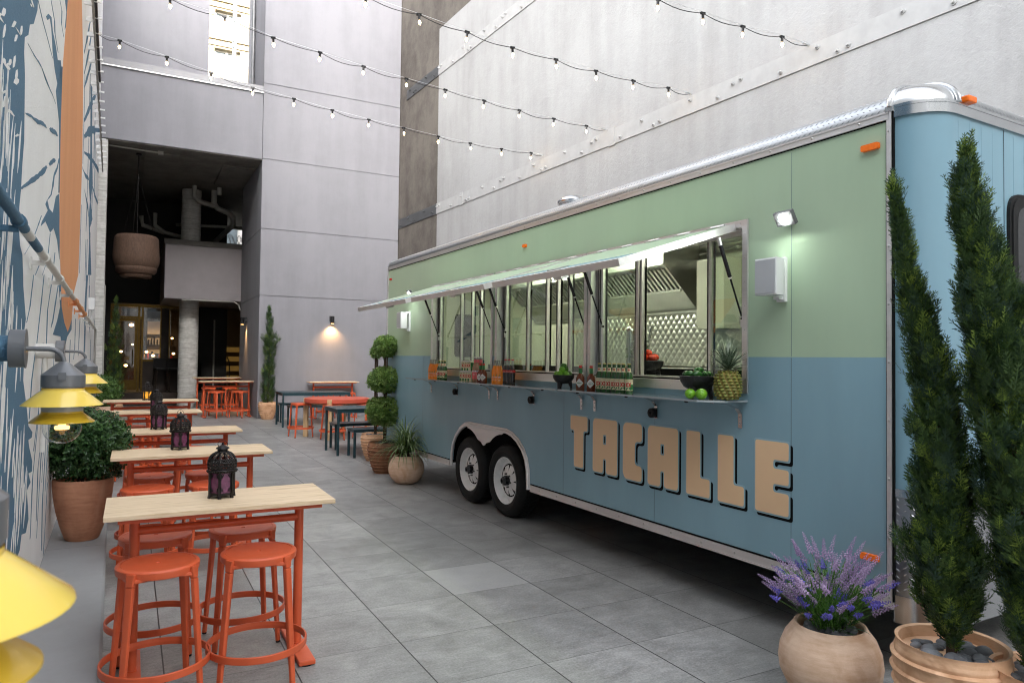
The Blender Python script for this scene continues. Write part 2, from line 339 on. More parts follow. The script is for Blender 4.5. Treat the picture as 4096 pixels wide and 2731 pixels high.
# ------------------------------------------------------------------ mesh kit
class MB:
    def __init__(self, off=(0, 0, 0)):
        self.v = []; self.f = []; self.m = []; self.s = []; self.off = off; self.X = Matrix.Identity(4)
    def add(self, vs, fs, mat=0, smooth=False):
        n = len(self.v)
        for p in vs:
            q = self.X @ Vector(p)
            self.v.append((q.x - self.off[0], q.y - self.off[1], q.z - self.off[2]))
        for f in fs:
            self.f.append(tuple(i + n for i in f)); self.m.append(mat); self.s.append(smooth)
        return self
    def box(self, x0, x1, y0, y1, z0, z1, mat=0):
        if x0 > x1: x0, x1 = x1, x0
        if y0 > y1: y0, y1 = y1, y0
        if z0 > z1: z0, z1 = z1, z0
        return self.add([(x0, y0, z0), (x1, y0, z0), (x1, y1, z0), (x0, y1, z0), (x0, y0, z1), (x1, y0, z1), (x1, y1, z1), (x0, y1, z1)],
                 [(0, 3, 2, 1), (4, 5, 6, 7), (0, 1, 5, 4), (1, 2, 6, 5), (2, 3, 7, 6), (3, 0, 4, 7)], mat)
    def bar(self, a, b, w, h, mat=0, up=(0, 0, 1), w2=None, h2=None):
        a = Vector(a); b = Vector(b); d = (b - a).normalized(); u = Vector(up)
        s = d.cross(u)
        if s.length < 1e-4: s = d.cross(Vector((0, 1, 0)))
        s.normalize(); u = s.cross(d)
        w2 = w if w2 is None else w2; h2 = h if h2 is None else h2
        vs = []
        for p, ww, hh in ((a, w, h), (b, w2, h2)):
            for i, j in ((-1, -1), (1, -1), (1, 1), (-1, 1)):
                vs.append(p + s * (i * ww / 2) + u * (j * hh / 2))
        return self.add(vs, [(0, 1, 2, 3), (7, 6, 5, 4), (0, 4, 5, 1), (1, 5, 6, 2), (2, 6, 7, 3), (3, 7, 4, 0)], mat)
    def tube(self, pts, r, seg=10, mat=0, caps=True, closed=False, smooth=True):
        pts = [Vector(p) for p in pts]; n = len(pts)
        rs = r if isinstance(r, (list, tuple)) else [r] * n
        vs = []; prev = None
        for i, p in enumerate(pts):
            if closed: t = pts[(i + 1) % n] - pts[i - 1]
            else: t = pts[min(i + 1, n - 1)] - pts[max(i - 1, 0)]
            t.normalize()
            if prev is None:
                a = Vector((0, 0, 1)) if abs(t.z) < .9 else Vector((1, 0, 0))
                s = t.cross(a).normalized()
            else:
                s = prev - t * prev.dot(t)
                if s.length < 1e-6: s = t.cross(Vector((0, 0, 1)))
                s.normalize()
            prev = s; u = t.cross(s)
            for k in range(seg):
                an = 2 * PI * k / seg
                vs.append(p + s * (cos(an) * rs[i]) + u * (sin(an) * rs[i]))
        fs = []
        for i in range(n if closed else n - 1):
            j = (i + 1) % n
            for k in range(seg):
                l = (k + 1) % seg
                fs.append((i * seg + k, i * seg + l, j * seg + l, j * seg + k))
        self.add(vs, fs, mat, smooth)
        if caps and not closed:
            self.add([vs[k] for k in range(seg)], [tuple(range(seg))], mat)
            self.add([vs[(n - 1) * seg + k] for k in range(seg)], [tuple(range(seg - 1, -1, -1))], mat)
        return self
    def cyl(self, a, b, r, r2=None, seg=16, mat=0, smooth=True):
        return self.tube([a, b], [r, r if r2 is None else r2], seg, mat, True, False, smooth)
    def lathe(self, prof, c=(0, 0, 0), seg=32, mat=0, smooth=True, wob=None):
        vs = []; n = len(prof)
        for i, (r, z) in enumerate(prof):
            for k in range(seg):
                an = 2 * PI * k / seg
                rr = r * (1 + (wob(an, z) if wob else 0))
                vs.append((c[0] + rr * cos(an), c[1] + rr * sin(an), c[2] + z))
        fs = []
        for i in range(n - 1):
            for k in range(seg):
                l = (k + 1) % seg
                fs.append((i * seg + k, i * seg + l, (i + 1) * seg + l, (i + 1) * seg + k))
        return self.add(vs, fs, mat, smooth)
    def disc(self, c, r, seg=24, mat=0, n=(0, 0, 1)):
        n = Vector(n).normalized(); a = Vector((1, 0, 0)) if abs(n.x) < .9 else Vector((0, 1, 0))
        s = n.cross(a).normalized(); u = n.cross(s); c = Vector(c)
        return self.add([c + s * (r * cos(2 * PI * k / seg)) + u * (r * sin(2 * PI * k / seg)) for k in range(seg)], [tuple(range(seg))], mat)
    def ball(self, c, r, seg=12, rings=8, mat=0, sc=(1, 1, 1), rot=None, lump=0, rr=None):
        vs = []; c = Vector(c); rr = rr or rnd
        ph = [rr.uniform(0, 6.28) for _ in range(4)]
        def P(a, b):
            d = Vector((cos(a) * sin(b), sin(a) * sin(b), cos(b)))
            k = 1 + lump * (sin(3 * a + ph[0]) * sin(b) + sin(2 * b * 2 + ph[1]) * .6)
            p = Vector((d.x * sc[0], d.y * sc[1], d.z * sc[2])) * (r * k)
            if rot is not None: p = rot @ p
            return c + p
        vs.append(P(0, 0))
        for i in range(1, rings):
            for k in range(seg): vs.append(P(2 * PI * k / seg, PI * i / rings))
        vs.append(P(0, PI)); L = len(vs) - 1
        fs = [(0, 1 + k, 1 + (k + 1) % seg) for k in range(seg)]
        for i in range(rings - 2):
            for k in range(seg):
                l = (k + 1) % seg; a = 1 + i * seg; b = a + seg
                fs.append((a + k, b + k, b + l, a + l))
        a = 1 + (rings - 2) * seg
        fs += [(a + k, L, a + (k + 1) % seg) for k in range(seg)]
        return self.add(vs, fs, mat, True)
    def prism(self, poly, fn, t0, t1, mat=0, smooth=False):
        """extrude 2-D polygon; fn(u,v,t)->xyz"""
        n = len(poly)
        vs = [fn(u, v, t0) for u, v in poly] + [fn(u, v, t1) for u, v in poly]
        fs = [tuple(range(n - 1, -1, -1)), tuple(range(n, 2 * n))]
        self.add(vs, fs, mat, False)
        self.add(vs, [(i, (i + 1) % n, n + (i + 1) % n, n + i) for i in range(n)], mat, smooth)
        return self
    def mesh(self, name, mats):
        me = bpy.data.meshes.new(name)
        me.from_pydata(self.v, [], self.f)
        for m in mats: me.materials.append(m)
        me.polygons.foreach_set('material_index', self.m)
        me.polygons.foreach_set('use_smooth', self.s)
        me.update()
        if any(self.s): me.set_sharp_from_angle(angle=R(38))
        return me
    def obj(self, name, mats, parent=None, bevel=0, loc=None, tri=False):
        if not isinstance(mats, (list, tuple)): mats = [mats]
        o = bpy.data.objects.new(name, self.mesh(name, mats)); COL.objects.link(o)
        if parent is not None: o.parent = parent
        if loc: o.location = loc
        if bevel:
            b = o.modifiers.new('bevel', 'BEVEL'); b.width = bevel; b.segments = 2; b.limit_method = 'ANGLE'; b.angle_limit = R(50)
        return o

def tag(o, label=None, cat=None, group=None, kind=None):
    if label: o['label'] = label
    if cat: o['category'] = cat
    if group: o['group'] = group
    if kind: o['kind'] = kind
    return o

def thing(name, label, cat, loc=(0, 0, 0), rz=0, group=None):
    o = bpy.data.objects.new(name, None); COL.objects.link(o)
    o.location = loc; o.rotation_euler = (0, 0, rz); o.empty_display_size = .1
    return tag(o, label, cat, group)

def kids(root): return [o for o in COL.objects if o.parent is root]
def dup(root, loc, rz=0, label=None, group=None, scale=None):
    r = root.copy(); COL.objects.link(r); r.location = loc; r.rotation_euler = (0, 0, rz)
    if label: r['label'] = label
    if group: r['group'] = group
    if scale: r.scale = scale
    for ch in kids(root):
        c = ch.copy(); COL.objects.link(c); c.parent = r
        for g in kids(ch):
            d = g.copy(); COL.objects.link(d); d.parent = c
    return r

def structure(name, mb, mats, bevel=0):
    o = mb.obj(name, mats, None, bevel); o['kind'] = 'structure'; return o

def pip(p, poly):
    x, y = p; ins = False; j = len(poly) - 1
    for i in range(len(poly)):
        xi, yi = poly[i]; xj, yj = poly[j]
        if (yi > y) != (yj > y) and x < (xj - xi) * (y - yi) / (yj - yi) + xi: ins = not ins
        j = i
    return ins

def rounded(poly, r, seg=4):
    """round convex/concave corners of polygon; r may be list"""
    out = []; n = len(poly)
    for i in range(n):
        p = Vector(poly[i]); a = Vector(poly[i - 1]); b = Vector(poly[(i + 1) % n])
        ri = r[i] if isinstance(r, (list, tuple)) else r
        da = (a - p); db = (b - p)
        ri = min(ri, da.length * .49, db.length * .49)
        if ri < 1e-5: out.append((p.x, p.y)); continue
        p0 = p + da.normalized() * ri; p1 = p + db.normalized() * ri
        for k in range(seg + 1):
            t = k / seg
            q = p0 * (1 - t) ** 2 + p * 2 * t * (1 - t) + p1 * t * t
            out.append((q.x, q.y))
    return out

# frames: truck and mural frames are local (outwards, along, z)
TA = R(-1.35); TM = R(-1.05); TW = R(-3.0)
def tw(p, s, z): return Vector((p * cos(TA) + s * sin(TA), -p * sin(TA) + s * cos(TA), z))
def mw(p, s, z): return Vector((p * cos(TM) + s * sin(TM), -p * sin(TM) + s * cos(TM), z))
def ww(p, s, z): return Vector((p * cos(TW) + s * sin(TW), -p * sin(TW) + s * cos(TW), z))
MT['shelf_top'] = M('grey_polished_shelf', (.30, .34, .35), .05, var=0, spec=.9, coat=.6)
MT['dark_glass'] = M('tinted_glass', (.012, .013, .014), .04, var=0, spec=.9)
MT['in_cab'] = M('white_enamel_cabinet', (.55, .55, .47), .35, var=.03)
SP = 9; SKY = .15; EXPO = 3.55
# ------------------------------------------------------------------ setting
g = MB(); g.add([(-60, -60, 0), (70, -60, 0), (70, 90, 0), (-60, 90, 0)], [(0, 1, 2, 3)])
structure('ground', g, MT['pavers'])

g = MB()
for s0, s1 in ((-4, 1.2), (1.206, 6.45), (6.456, 11.7), (11.706, 19.5)):
    g.prism([(-.42, 0), (-.03, 0), (-.017, .012), (-.017, .128), (-.03, .14), (-.42, .14)], lambda u, v, t: mw(u, t, v), s0, s1)
structure('ledge', g, MT['ledge'])

# mural wall --------------------------------------------------------------
MO = (-.6, 8, 0)
def mthing(name, label, cat, off, group=None):
    return thing(name, label, cat, mw(*off), -TM, group)
mural = mthing('wall', 'tall white rough-cast wall painted with a blue and orange mural', 'wall', MO)
g = MB(MO); g.box(-.80, -.42, -5, 11.5, 0, 7.4); g.box(-.80, -.42, 11.5, 19.55, 0, 13)  # near part kept low out of view to let sky light onto the trailer
g.obj('masonry', MT['mural_wall'], mural)
BLUE= [(4.76,3.626),(4.75,3.561),(4.58,3.413),(4.4,3.335),(4.35,3.261),(4.2,3.19),(4.19,3.109),(4.25,3.026),(4.28,2.842),(4.3,2.703),(4.25,2.561),(4.23,2.442),(4.18,2.345),(4.19,2.243),(4.26,2.167),(4.37,2.136),(4.43,2.037),(4.45,1.984),(4.62,1.818),(4.55,1.74),(4.59,1.582),(4.58,1.488),(4.8,1.324),(4.92,1.216),(5.16,1.158),(5.14,1.128),(4.94,1.133),(5.0,1.085),(5.21,0.977),(5.21,0.914),(5.0,0.933),(5.14,0.86),(4.93,0.843),(5.03,0.733),(5.08,0.653),(4.95,0.599),(4.72,0.64),(4.65,0.571)]
ORANGE= [(7.19,4.699),(7.07,4.418),(6.81,3.948),(6.78,3.507),(6.85,3.092),(6.96,2.677),(7.29,2.318),(7.52,2.057),(7.97,1.932),(8.59,1.858),(9.04,1.956),(9.3,2.025),(9.6,2.342),(10.56,2.64),(10.69,3.261),(10.78,4.197),(10.57,4.825),(10.19,5.363),(9.54,5.738)]
POLYS = [[(5.28,3.748),(5.43,3.828),(5.65,3.899),(5.79,3.86),(6.1,3.865),(6.29,3.84),(6.59,3.948),(6.66,3.932),(6.75,3.928),(6.69,3.702),(6.4,3.669),(6.06,3.685),(5.84,3.731),(5.68,3.836),(5.55,3.85),(5.38,3.767)],
[(6.88,4.56),(7.19,4.699),(7.09,4.427),(6.94,4.334),(7.08,4.545)],
[(6.61,3.906),(6.82,3.98),(6.79,3.733),(6.8,3.512),(6.85,3.238),(6.86,2.951),(6.75,2.928),(6.73,3.209),(6.61,3.458),(6.21,3.58),(6.31,3.665)],
[(6.81,2.933),(6.5,2.851),(6.24,2.676),(5.92,2.651),(5.73,2.677),(5.61,2.624),(5.81,2.619),(5.4,2.475),(5.33,2.434),(5.65,2.517),(6.06,2.504),(6.36,2.584),(6.76,2.547),(7.08,2.429),(7.02,2.687)],
[(13.0,5.914),(13.83,6.132),(14.36,5.38),(15.41,4.828),(14.5,4.325),(15.77,4.227),(14.51,3.86),(16.07,3.181),(14.1,2.988),(14.35,3.589),(13.76,3.919),(14.15,4.258),(13.42,4.409),(13.74,4.918)],
[(7.14,2.303),(7.31,2.32),(7.52,2.057),(8.59,1.858),(9.3,2.025),(9.32,1.908),(8.52,1.808),(8.26,1.719),(7.75,1.656),(7.52,1.789),(6.58,1.781),(7.02,1.909),(7.34,2.046),(7.09,2.209)],
[(13.44,2.923),(14.27,3.005),(13.87,2.61),(13.78,2.076),(13.76,1.667),(13.14,1.665),(13.15,2.055),(13.01,2.438)],
[(7.57,1.663),(7.96,1.649),(7.81,1.517),(7.74,1.454),(7.54,1.458)]]
STROKES = [([(4.76,3.626),(5.04,3.632),(5.42,3.662),(5.83,3.688)],5),
([(4.36,3.216),(4.62,3.262),(5.07,3.356),(5.41,3.379),(5.94,3.461),(6.19,3.483)],8),
([(4.34,2.851),(4.58,2.911),(4.86,2.965),(5.29,3.072),(5.5,3.113)],12),
([(5.8,3.173),(6.11,3.252),(6.45,3.323)],12),
([(4.23,2.446),(4.51,2.527),(4.91,2.646),(5.32,2.771),(5.62,2.879)],12),
([(5.82,2.938),(6.08,3.023),(6.33,3.097)],10),
([(6.72,3.198),(6.54,3.08),(6.27,2.965),(6.17,2.864),(6.04,2.773),(5.76,2.682)],5),
([(5.59,3.99),(5.75,3.986),(5.91,3.982),(5.97,3.918),(6.3,3.904)],4),
([(6.33,4.317),(6.57,4.339),(6.57,4.229),(6.84,4.236)],4),
([(11.38,4.415),(12.65,4.693),(14.26,5.03),(17.03,5.556),(22.29,6.522)],5),
([(11.24,4.597),(12.41,4.968),(13.88,5.424),(20.85,7.376)],6),
([(10.97,4.102),(11.88,4.209),(13.28,4.465)],5),
([(11.71,3.971),(13.19,4.049),(13.76,3.919)],4),
([(15.13,4.736),(17.7,5.006),(22.32,5.612)],5),
([(11.1,4.775),(12.2,5.224),(13.54,5.773),(15.75,6.618)],4),
([(10.83,5.139),(11.84,5.65),(13.05,6.27)],3),
([(10.72,5.286),(11.92,6.015),(12.73,6.596)],3),
([(10.56,5.502),(11.46,6.09),(12.24,6.613)],3),
([(4.48,2.151),(4.82,2.262),(5.14,2.403),(5.35,2.503)],4),
([(5.07,2.1),(5.44,2.235)],4),
([(5.53,2.145),(5.9,2.289),(6.06,2.498)],3),
([(6.41,2.232),(6.56,2.422)],3),
([(5.66,2.158),(5.52,1.972),(5.26,1.662)],4),
([(5.25,1.683),(5.04,1.474),(4.96,1.253)],4),
([(6.41,2.232),(6.02,1.942),(6.0,1.655),(5.76,1.451),(5.51,1.232),(5.28,1.033)],4),
([(7.01,2.202),(6.54,1.889),(6.39,1.83)],5),
([(6.09,1.655),(5.99,1.394)],4),
([(5.52,1.186),(5.27,0.872),(5.22,0.508)],3),
([(5.92,1.165),(5.62,0.878),(5.6,0.537)],3),
([(6.21,1.052),(6.05,0.57),(6.09,0.229)],3),
([(9.13,1.787),(9.08,1.538)],3),
([(10.19,2.064),(10.18,1.698),(9.95,1.571)],3),
([(11.44,2.119),(11.21,1.611)],3),
([(15.18,2.899),(15.17,2.316),(16.18,2.053)],3),
([(18.96,2.452),(21.15,2.142),(21.86,2.066)],4),
([(4.97,2.09),(4.82,1.896),(4.67,1.801)],4),
([(8.24,1.632),(8.19,1.443)],4)]
BLUE2 = [(4.9, 4.6), (4.82, 4.1)] + BLUE + [(3.7, .5), (3.2, .14), (.8, .14), (.8, 5.2), (4.4, 5.2)]
g = MB(MO)
fm = lambda u, v, t: (t, u, v)
g.prism(BLUE2[::1], fm, -.4185, -.42, 0)
for pl in POLYS: g.prism(pl, fm, -.4183, -.42, 0)
def ribbon(pts, w, taper=True):
    P = [Vector((a, b)) for a, b in pts]; out = []; L = []; Rr = []
    # resample
    Q = []
    for i in range(len(P) - 1):
        for k in range(4):
            t = k / 4
            Q.append(P[i].lerp(P[i + 1], t))
    Q.append(P[-1]); n = len(Q)
    for i, q in enumerate(Q):
        k = sin(PI * min(1, max(0.12, (i + .6) / n))) if taper else 1
        k = .45 + .55 * k
        ws = w * .0145 * (q.x / 4.0) ** 2 * .28 * k * rnd.uniform(.75, 1.25)   # width along the wall
        L.append((q.x - ws, q.y - .006 * k)); Rr.append((q.x + ws, q.y + .006 * k))
    return L + Rr[::-1]
for pts, w in STROKES: g.prism(ribbon(pts, w), fm, -.4181, -.42, 0)
for i in range(16):
    s0 = rnd.uniform(10.9, 17.5); z0 = rnd.uniform(.8, 6.5); dz = rnd.uniform(.5, 1.4); d = rnd.uniform(-.25, .5)
    g.prism(ribbon([(s0, z0), (s0 + d * .5, z0 - dz / 2), (s0 + d * .8, z0 - dz)], 2.0), fm, -.4181, -.42, 0)
for i in range(22):
    s0 = rnd.uniform(5.2, 9.5); z0 = rnd.uniform(.5, 1.75); dz = rnd.uniform(.4, .9)
    g.prism(ribbon([(s0, z0), (s0 - .08, z0 - dz / 2), (s0 - .2, max(.15, z0 - dz))], 1.4), fm, -.4180, -.42, 0)
g.obj('blue_paint', MT['mural_blue'], mural)
g = MB(MO); g.prism(ORANGE, fm, -.4182, -.42, 0)
g.obj('orange_paint', MT['mural_orange'], mural)
g = MB(MO)
n = 0
while n < 420:
    s0 = rnd.uniform(2.3, 5.0); z0 = rnd.uniform(.2, 4.4)
    if z0 > 2.6: dz = rnd.uniform(.02, .09); ds = rnd.uniform(.06, .24); w = rnd.uniform(.004, .016)
    else: dz = rnd.uniform(.10, .42); ds = rnd.uniform(-.02, .14); w = rnd.uniform(.003, .009)
    pts = [(s0, z0), (s0 + ds, z0 + dz)]
    if not all(pip(p, BLUE2) for p in ((s0 - .1, z0), (s0 + ds + .12, z0 + dz), (s0 + ds + .06, z0 + dz / 2))): continue
    k = (s0 / 4) ** 2
    g.prism([(s0, z0), (s0 + ds * .3 + w * 3 * k, z0 + dz * .3), (s0 + ds * .7 + w * 3 * k, z0 + dz * .75), (s0 + ds, z0 + dz), (s0 + ds * .6 - w * 2 * k, z0 + dz * .7), (s0 + ds * .25 - w * 2 * k, z0 + dz * .25)], fm, -.4172, -.4184, 0)
    n += 1
g.obj('white_fleck', MT['mural_wall'], mural)

# pipes on the mural wall
def pipe_thing(name, label, p, z, s0, s1, r, segs):
    t = mthing(name, label, 'pipe', (p, (s0 + s1) / 2, z))
    g = MB((p, (s0 + s1) / 2, z))
    for a, b, m in segs: g.tube([(p, a, z), (p, b, z)], r, 12, m)
    for s in [s0 + .6 + 1.25 * k for k in range(int((s1 - s0) / 1.25))]:
        m = [q for q in segs if q[0] <= s <= q[1]][0][2]
        g.tube([(p, s - .035, z), (p, s + .035, z)], r * 1.35, 12, m)
        g.box(-.42, p, s - .012, s + .012, z - .045, z - .02, m)
        g.box(-.42, -.41, s - .02, s + .02, z - .07, z, m)
    g.tube([(p, s1, z), (p, s1 + .1, z - .03), (p, s1 + .15, z - .14), (p, s1 + .15, z - 1.2)], r, 10, 3)
    g.obj('tube', [MT['mural_blue'], MT['pipe_paint'], MT['mural_orange'], MT['pipe_white']], t)
    return t
MT['pipe_paint'] = M('white_pipe_paint', (.58, .57, .54), .5, var=.1, vs=8)
pipe_thing('pipe', 'horizontal conduit crossing the mural wall, painted blue, white and orange to match', -.35, 2.17, .4, 17.2, .021,
           [(.4, 3.7, 0), (3.7, 3.95, 1), (3.95, 4.35, 0), (4.35, 8.0, 1), (8.0, 11.2, 2), (11.2, 17.2, 1)])
t = mthing('conduit', 'pair of thin cables high on the mural wall held by a row of white clips', 'conduit', (-.3, 12, 6.0))
g = MB((-.3, 12, 6.0))
for dz, r, m in ((0, .014, 1), (.16, .010, 0)): g.tube([(-.33, 6, 6.0 + dz), (-.33, 12, 6.02 + dz), (-.33, 19.4, 5.98 + dz)], r, 8, m)
g.tube([(-.30, 7, 6.06), (-.30, 13.2, 6.05)], .02, 8, 0)
g.obj('cable', [MT['iron'], MT['pipe_white']], t)
g = MB((-.3, 12, 6.0))
for k in range(26):
    s = 6.2 + k * .5
    g = MB((-.3, 12, 6.0)); g.box(-.42, -.335, s - .012, s + .012, 5.975, 6.03); g.box(-.335, -.24, s - .012, s + .012, 6.03, 6.055); g.obj('clip', MT['white_plastic'], t)
t = thing('junction_box', 'small white plastic box on the far end of the mural wall', 'box', mw(-.42, 15.0, 2.55), -TM)
g = MB(); g.box(0, .09, -.1, .1, -.11, .11, 0); g.box(.09, .10, -.085, .085, -.095, .095, 0); g.tube([(.05, 0, -.11), (.05, 0, -.4)], .014, 8, 0)
g.obj('casing', MT['white_plastic'], t, .004)

# yellow wall lamps ------------------------------------------------------
def lamp_make(label):
    t = thing('wall_lamp', label, 'lamp', (0, 0, 0), -TM, 'yellow lanterns along the mural wall')
    # local frame: x outwards from wall, origin at wall face under mount
    g = MB(); g.cyl((0, 0, 0), (.135, 0, 0), .045, seg=24, mat=0); g.tube([(.05, 0, -.04), (.05, 0, -.62)], .016, 10, 0)
    g.obj('junction_pipe', MT['pipe_paint'], t)
    g = MB(); g.cyl((.105, 0, 0), (.15, 0, 0), .066, seg=32); g.cyl((.15, 0, 0), (.153, 0, 0), .069, seg=32)
    g.obj('mount_plate', MT['lamp_grey'], t, .002)
    L = .265
    g = MB(); pts = [(.15, 0, 0), (L - .045, 0, 0)] + [(L - .045 + .045 * sin(a), 0, -.045 + .045 * cos(a)) for a in (R(22), R(45), R(68), R(90))] + [(L, 0, -.07)]
    g.tube(pts, .0085, 12); g.obj('arm', MT['lamp_grey'], t)
    g = MB(); g.lathe([(.0001, -.045), (.013, -.045), (.02, -.05), (.064, -.088), (.0685, -.092), (.0685, -.132), (.066, -.133), (.066, -.137), (.0001, -.137)], (L, 0, 0), 40)
    g.box(L - .012, L + .012, -.0725, -.066, -.108, -.082)
    cap = g.obj('cap', MT['lamp_grey'], t)
    for f in cap.data.polygons: pass
    g = MB(); g.lathe([(.0665, -.139), (.0665, -.146), (.1265, -.196), (.1275, -.199), (.125, -.198), (.0655, -.149), (.0655, -.139)], (L, 0, 0), 48)
    g.obj('lamp_shade', MT['yellow'], t)
    g = MB(); g.lathe([(.064, -.15), (.064, -.222), (.062, -.222), (.062, -.15)], (L, 0, 0), 32); g.obj('collar', MT['frost'], t)
    g = MB(); g.lathe([(.0645, -.220), (.0645, -.226), (.1005, -.256), (.101, -.259), (.099, -.258), (.063, -.229), (.063, -.22)], (L, 0, 0), 48)
    g.obj('lower_shade', MT['yellow_low'], t)
    g = MB(); g.lathe([(.060, -.235), (.0612, -.262), (.0605, -.28)] + [(.0605 * cos(a), -.28 - .056 * sin(a)) for a in [R(x) for x in (15, 30, 45, 60, 75, 90)]], (L, 0, 0), 32)
    g.obj('globe', MT['clear'], t)
    g = MB(); g.lathe([(.0001, -.285), (.022, -.285), (.024, -.279), (.022, -.273), (.0001, -.273)], (L, 0, 0), 20); g.lathe([(.012, -.235), (.012, -.275)], (L, 0, 0), 12)
    g.obj('led_disc', MT['led_disc'], t)
    return t
lamp = lamp_make('yellow two-tier wall lantern with clear globe, the middle one on the mural wall')
lamp.location = mw(-.42, 2.99, 1.648)
dup(lamp, mw(-.42, 5.22, 1.648), -TM, 'smallest and farthest yellow wall lantern, half hidden behind the middle one')
far_lamps = 1
dup(lamp, mw(-.42, .85, 1.582), -TM, 'blurred yellow wall lantern closest to the camera, cut by the left edge')

for c in kids(lamp):
    if c.name.startswith('junction_pipe'):
        c.data = c.data.copy(); c.data.materials.clear(); c.data.materials.append(MT['mural_blue'])
# ---------------------------------------------------------------- grey building at the back
bld = thing('building', 'lavender-grey rendered building closing the yard, with a deep dark opening', 'building', (3, 21, 0))
BO = (3, 21, 0)
g = MB(BO)
zs = [(0, 3.238), (3.256, 5.012), (5.030, 6.872), (6.890, 8.892), (8.910, 21)]
for i, (a, b) in enumerate(zs):
    g.box(2.96, 6.75, 19.6, 23.3 if i < 3 else 22.7, a, b)
for z in (3.247, 5.021, 6.881, 8.901): g.box(2.978, 6.74, 19.618, 22.6, z - .009, z + .009)
g.box(-.95, 2.945, 19.6, 24.0, 6.86, 8.62)
g.box(-.95, 2.95, 19.615, 22, 6.87, 8.6)
g.box(-4, 1.84, 22.7, 23.1, 8.6, 21); g.box(-4, -.96, 19.6, 22.7, 0, 21)  # left block and extra height added out of view to hold off sky light
g.obj('wall', MT['grey_wall'], bld)
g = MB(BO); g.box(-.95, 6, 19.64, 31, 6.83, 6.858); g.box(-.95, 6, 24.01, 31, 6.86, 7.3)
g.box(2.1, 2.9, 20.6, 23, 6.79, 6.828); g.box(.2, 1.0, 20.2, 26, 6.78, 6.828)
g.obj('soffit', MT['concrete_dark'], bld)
g = MB(BO); g.box(-.98, 2.95, 19.56, 19.76, 8.625, 8.80); g.box(-.98, 2.95, 19.553, 19.56, 8.615, 8.64, 1); g.obj('parapet_flashing', [MT['flashing'], MT['alu']], bld)
g = MB(BO); g.box(-1.0, -.60, 19.62, 20.05, 0, 6.83); g.obj('jamb', MT['board'], bld)
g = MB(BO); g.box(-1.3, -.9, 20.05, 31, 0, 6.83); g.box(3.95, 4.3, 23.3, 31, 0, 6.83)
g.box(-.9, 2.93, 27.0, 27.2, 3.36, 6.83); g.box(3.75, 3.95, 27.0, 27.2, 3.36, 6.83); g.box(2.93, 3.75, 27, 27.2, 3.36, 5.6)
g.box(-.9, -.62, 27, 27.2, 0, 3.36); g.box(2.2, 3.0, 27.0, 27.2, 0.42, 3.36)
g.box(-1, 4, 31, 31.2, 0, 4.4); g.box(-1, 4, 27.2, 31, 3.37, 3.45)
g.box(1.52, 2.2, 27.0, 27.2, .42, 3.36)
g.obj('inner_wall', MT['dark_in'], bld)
g = MB(BO); g.box(-.9, 3.95, 25.9, 31, 0, .42); g.obj('raised_floor', MT['dark_wood'], bld)
g = MB(BO); g.box(.83, 2.958, 23.25, 26.99, 3.33, 4.93); g.box(2.958, 3.94, 23.31, 26.99, 3.33, 4.93); g.obj('balcony', MT['balcony'], bld)
g = MB(BO); g.box(.80, 2.957, 23.22, 26.99, 4.933, 5.09); g.obj('balcony_coping', MT['balcony_top'], bld)
for za, zb in ((0, 3.33), (5.09, 6.83)):
    g = MB(BO); g.cyl((1.58, 24.35, za), (1.58, 24.35, zb), .285, seg=40)
    for z in (.95, 2.2, 2.95, 5.9):
        if za < z < zb: g.cyl((1.58, 24.35, z), (1.58, 24.35, z + .02), .289, seg=40)
    g.obj('column', MT['board'], bld)
# white drain pipes below the soffit
g = MB(BO)
g.tube([(2.2, 24.0, 6.83), (2.2, 24.0, 6.45), (2.3, 24.1, 6.3), (2.62, 24.2, 6.22), (2.8, 24.3, 6.1), (2.85, 24.6, 5.9), (2.5, 26.5, 5.6)], .085, 12)
g.tube([(1.6, 23.6, 6.83), (1.6, 23.6, 6.5), (1.75, 23.7, 6.38), (2.2, 24.0, 6.35)], .075, 12)
g.tube([(.6, 26, 6.3), (.6, 26, 5.9), (.9, 26.1, 5.7), (1.6, 26.3, 5.6)], .07, 10); g.tube([(.2, 26.2, 6.2), (.25, 26.2, 5.9), (.9, 26.2, 5.7)], .07, 10)
g.tube([(1.2, 25.5, 5.9), (2.95, 25.6, 6.0), (3.7, 25.6, 6.0)], .05, 10)
g.tube([(2.3, 23.5, 6.83), (2.3, 23.5, 6.6)], .07, 10)
g.obj('drain_pipe', MT['pipe_white'], bld)
g = MB(BO); g.tube([(1.3, 23.24, 3.30), (2.75, 23.24, 3.30), (2.9, 23.22, 3.22), (2.94, 23.2, 3.05)], .018, 8); g.obj('conduit', MT['pipe_white'], bld); g = MB(BO); g.tube([(-.58, 19.61, 0.2), (-.58, 19.61, 3.3)], .016, 8); g.obj('conduit', MT['pipe_white'], bld); g = MB(BO)
g.tube([(-.6, 20.0, 6.79), (.6, 20.1, 6.79)], .02, 8); g.box(.5, .62, 20.05, 20.17, 6.75, 6.83)
g.obj('conduit', MT['pipe_white'], bld)
# lattice security gate at the upper rear opening
g = MB(BO)
for k in range(7):
    x0 = 2.95 + k * .13
    g.bar((x0, 26.9, 4.95), (x0 + .36, 26.9, 5.95), .02, .02); g.bar((x0 + .36, 26.92, 4.95), (x0, 26.92, 5.95), .02, .02)
g.obj('lattice_gate', MT['steel_dark'], bld)
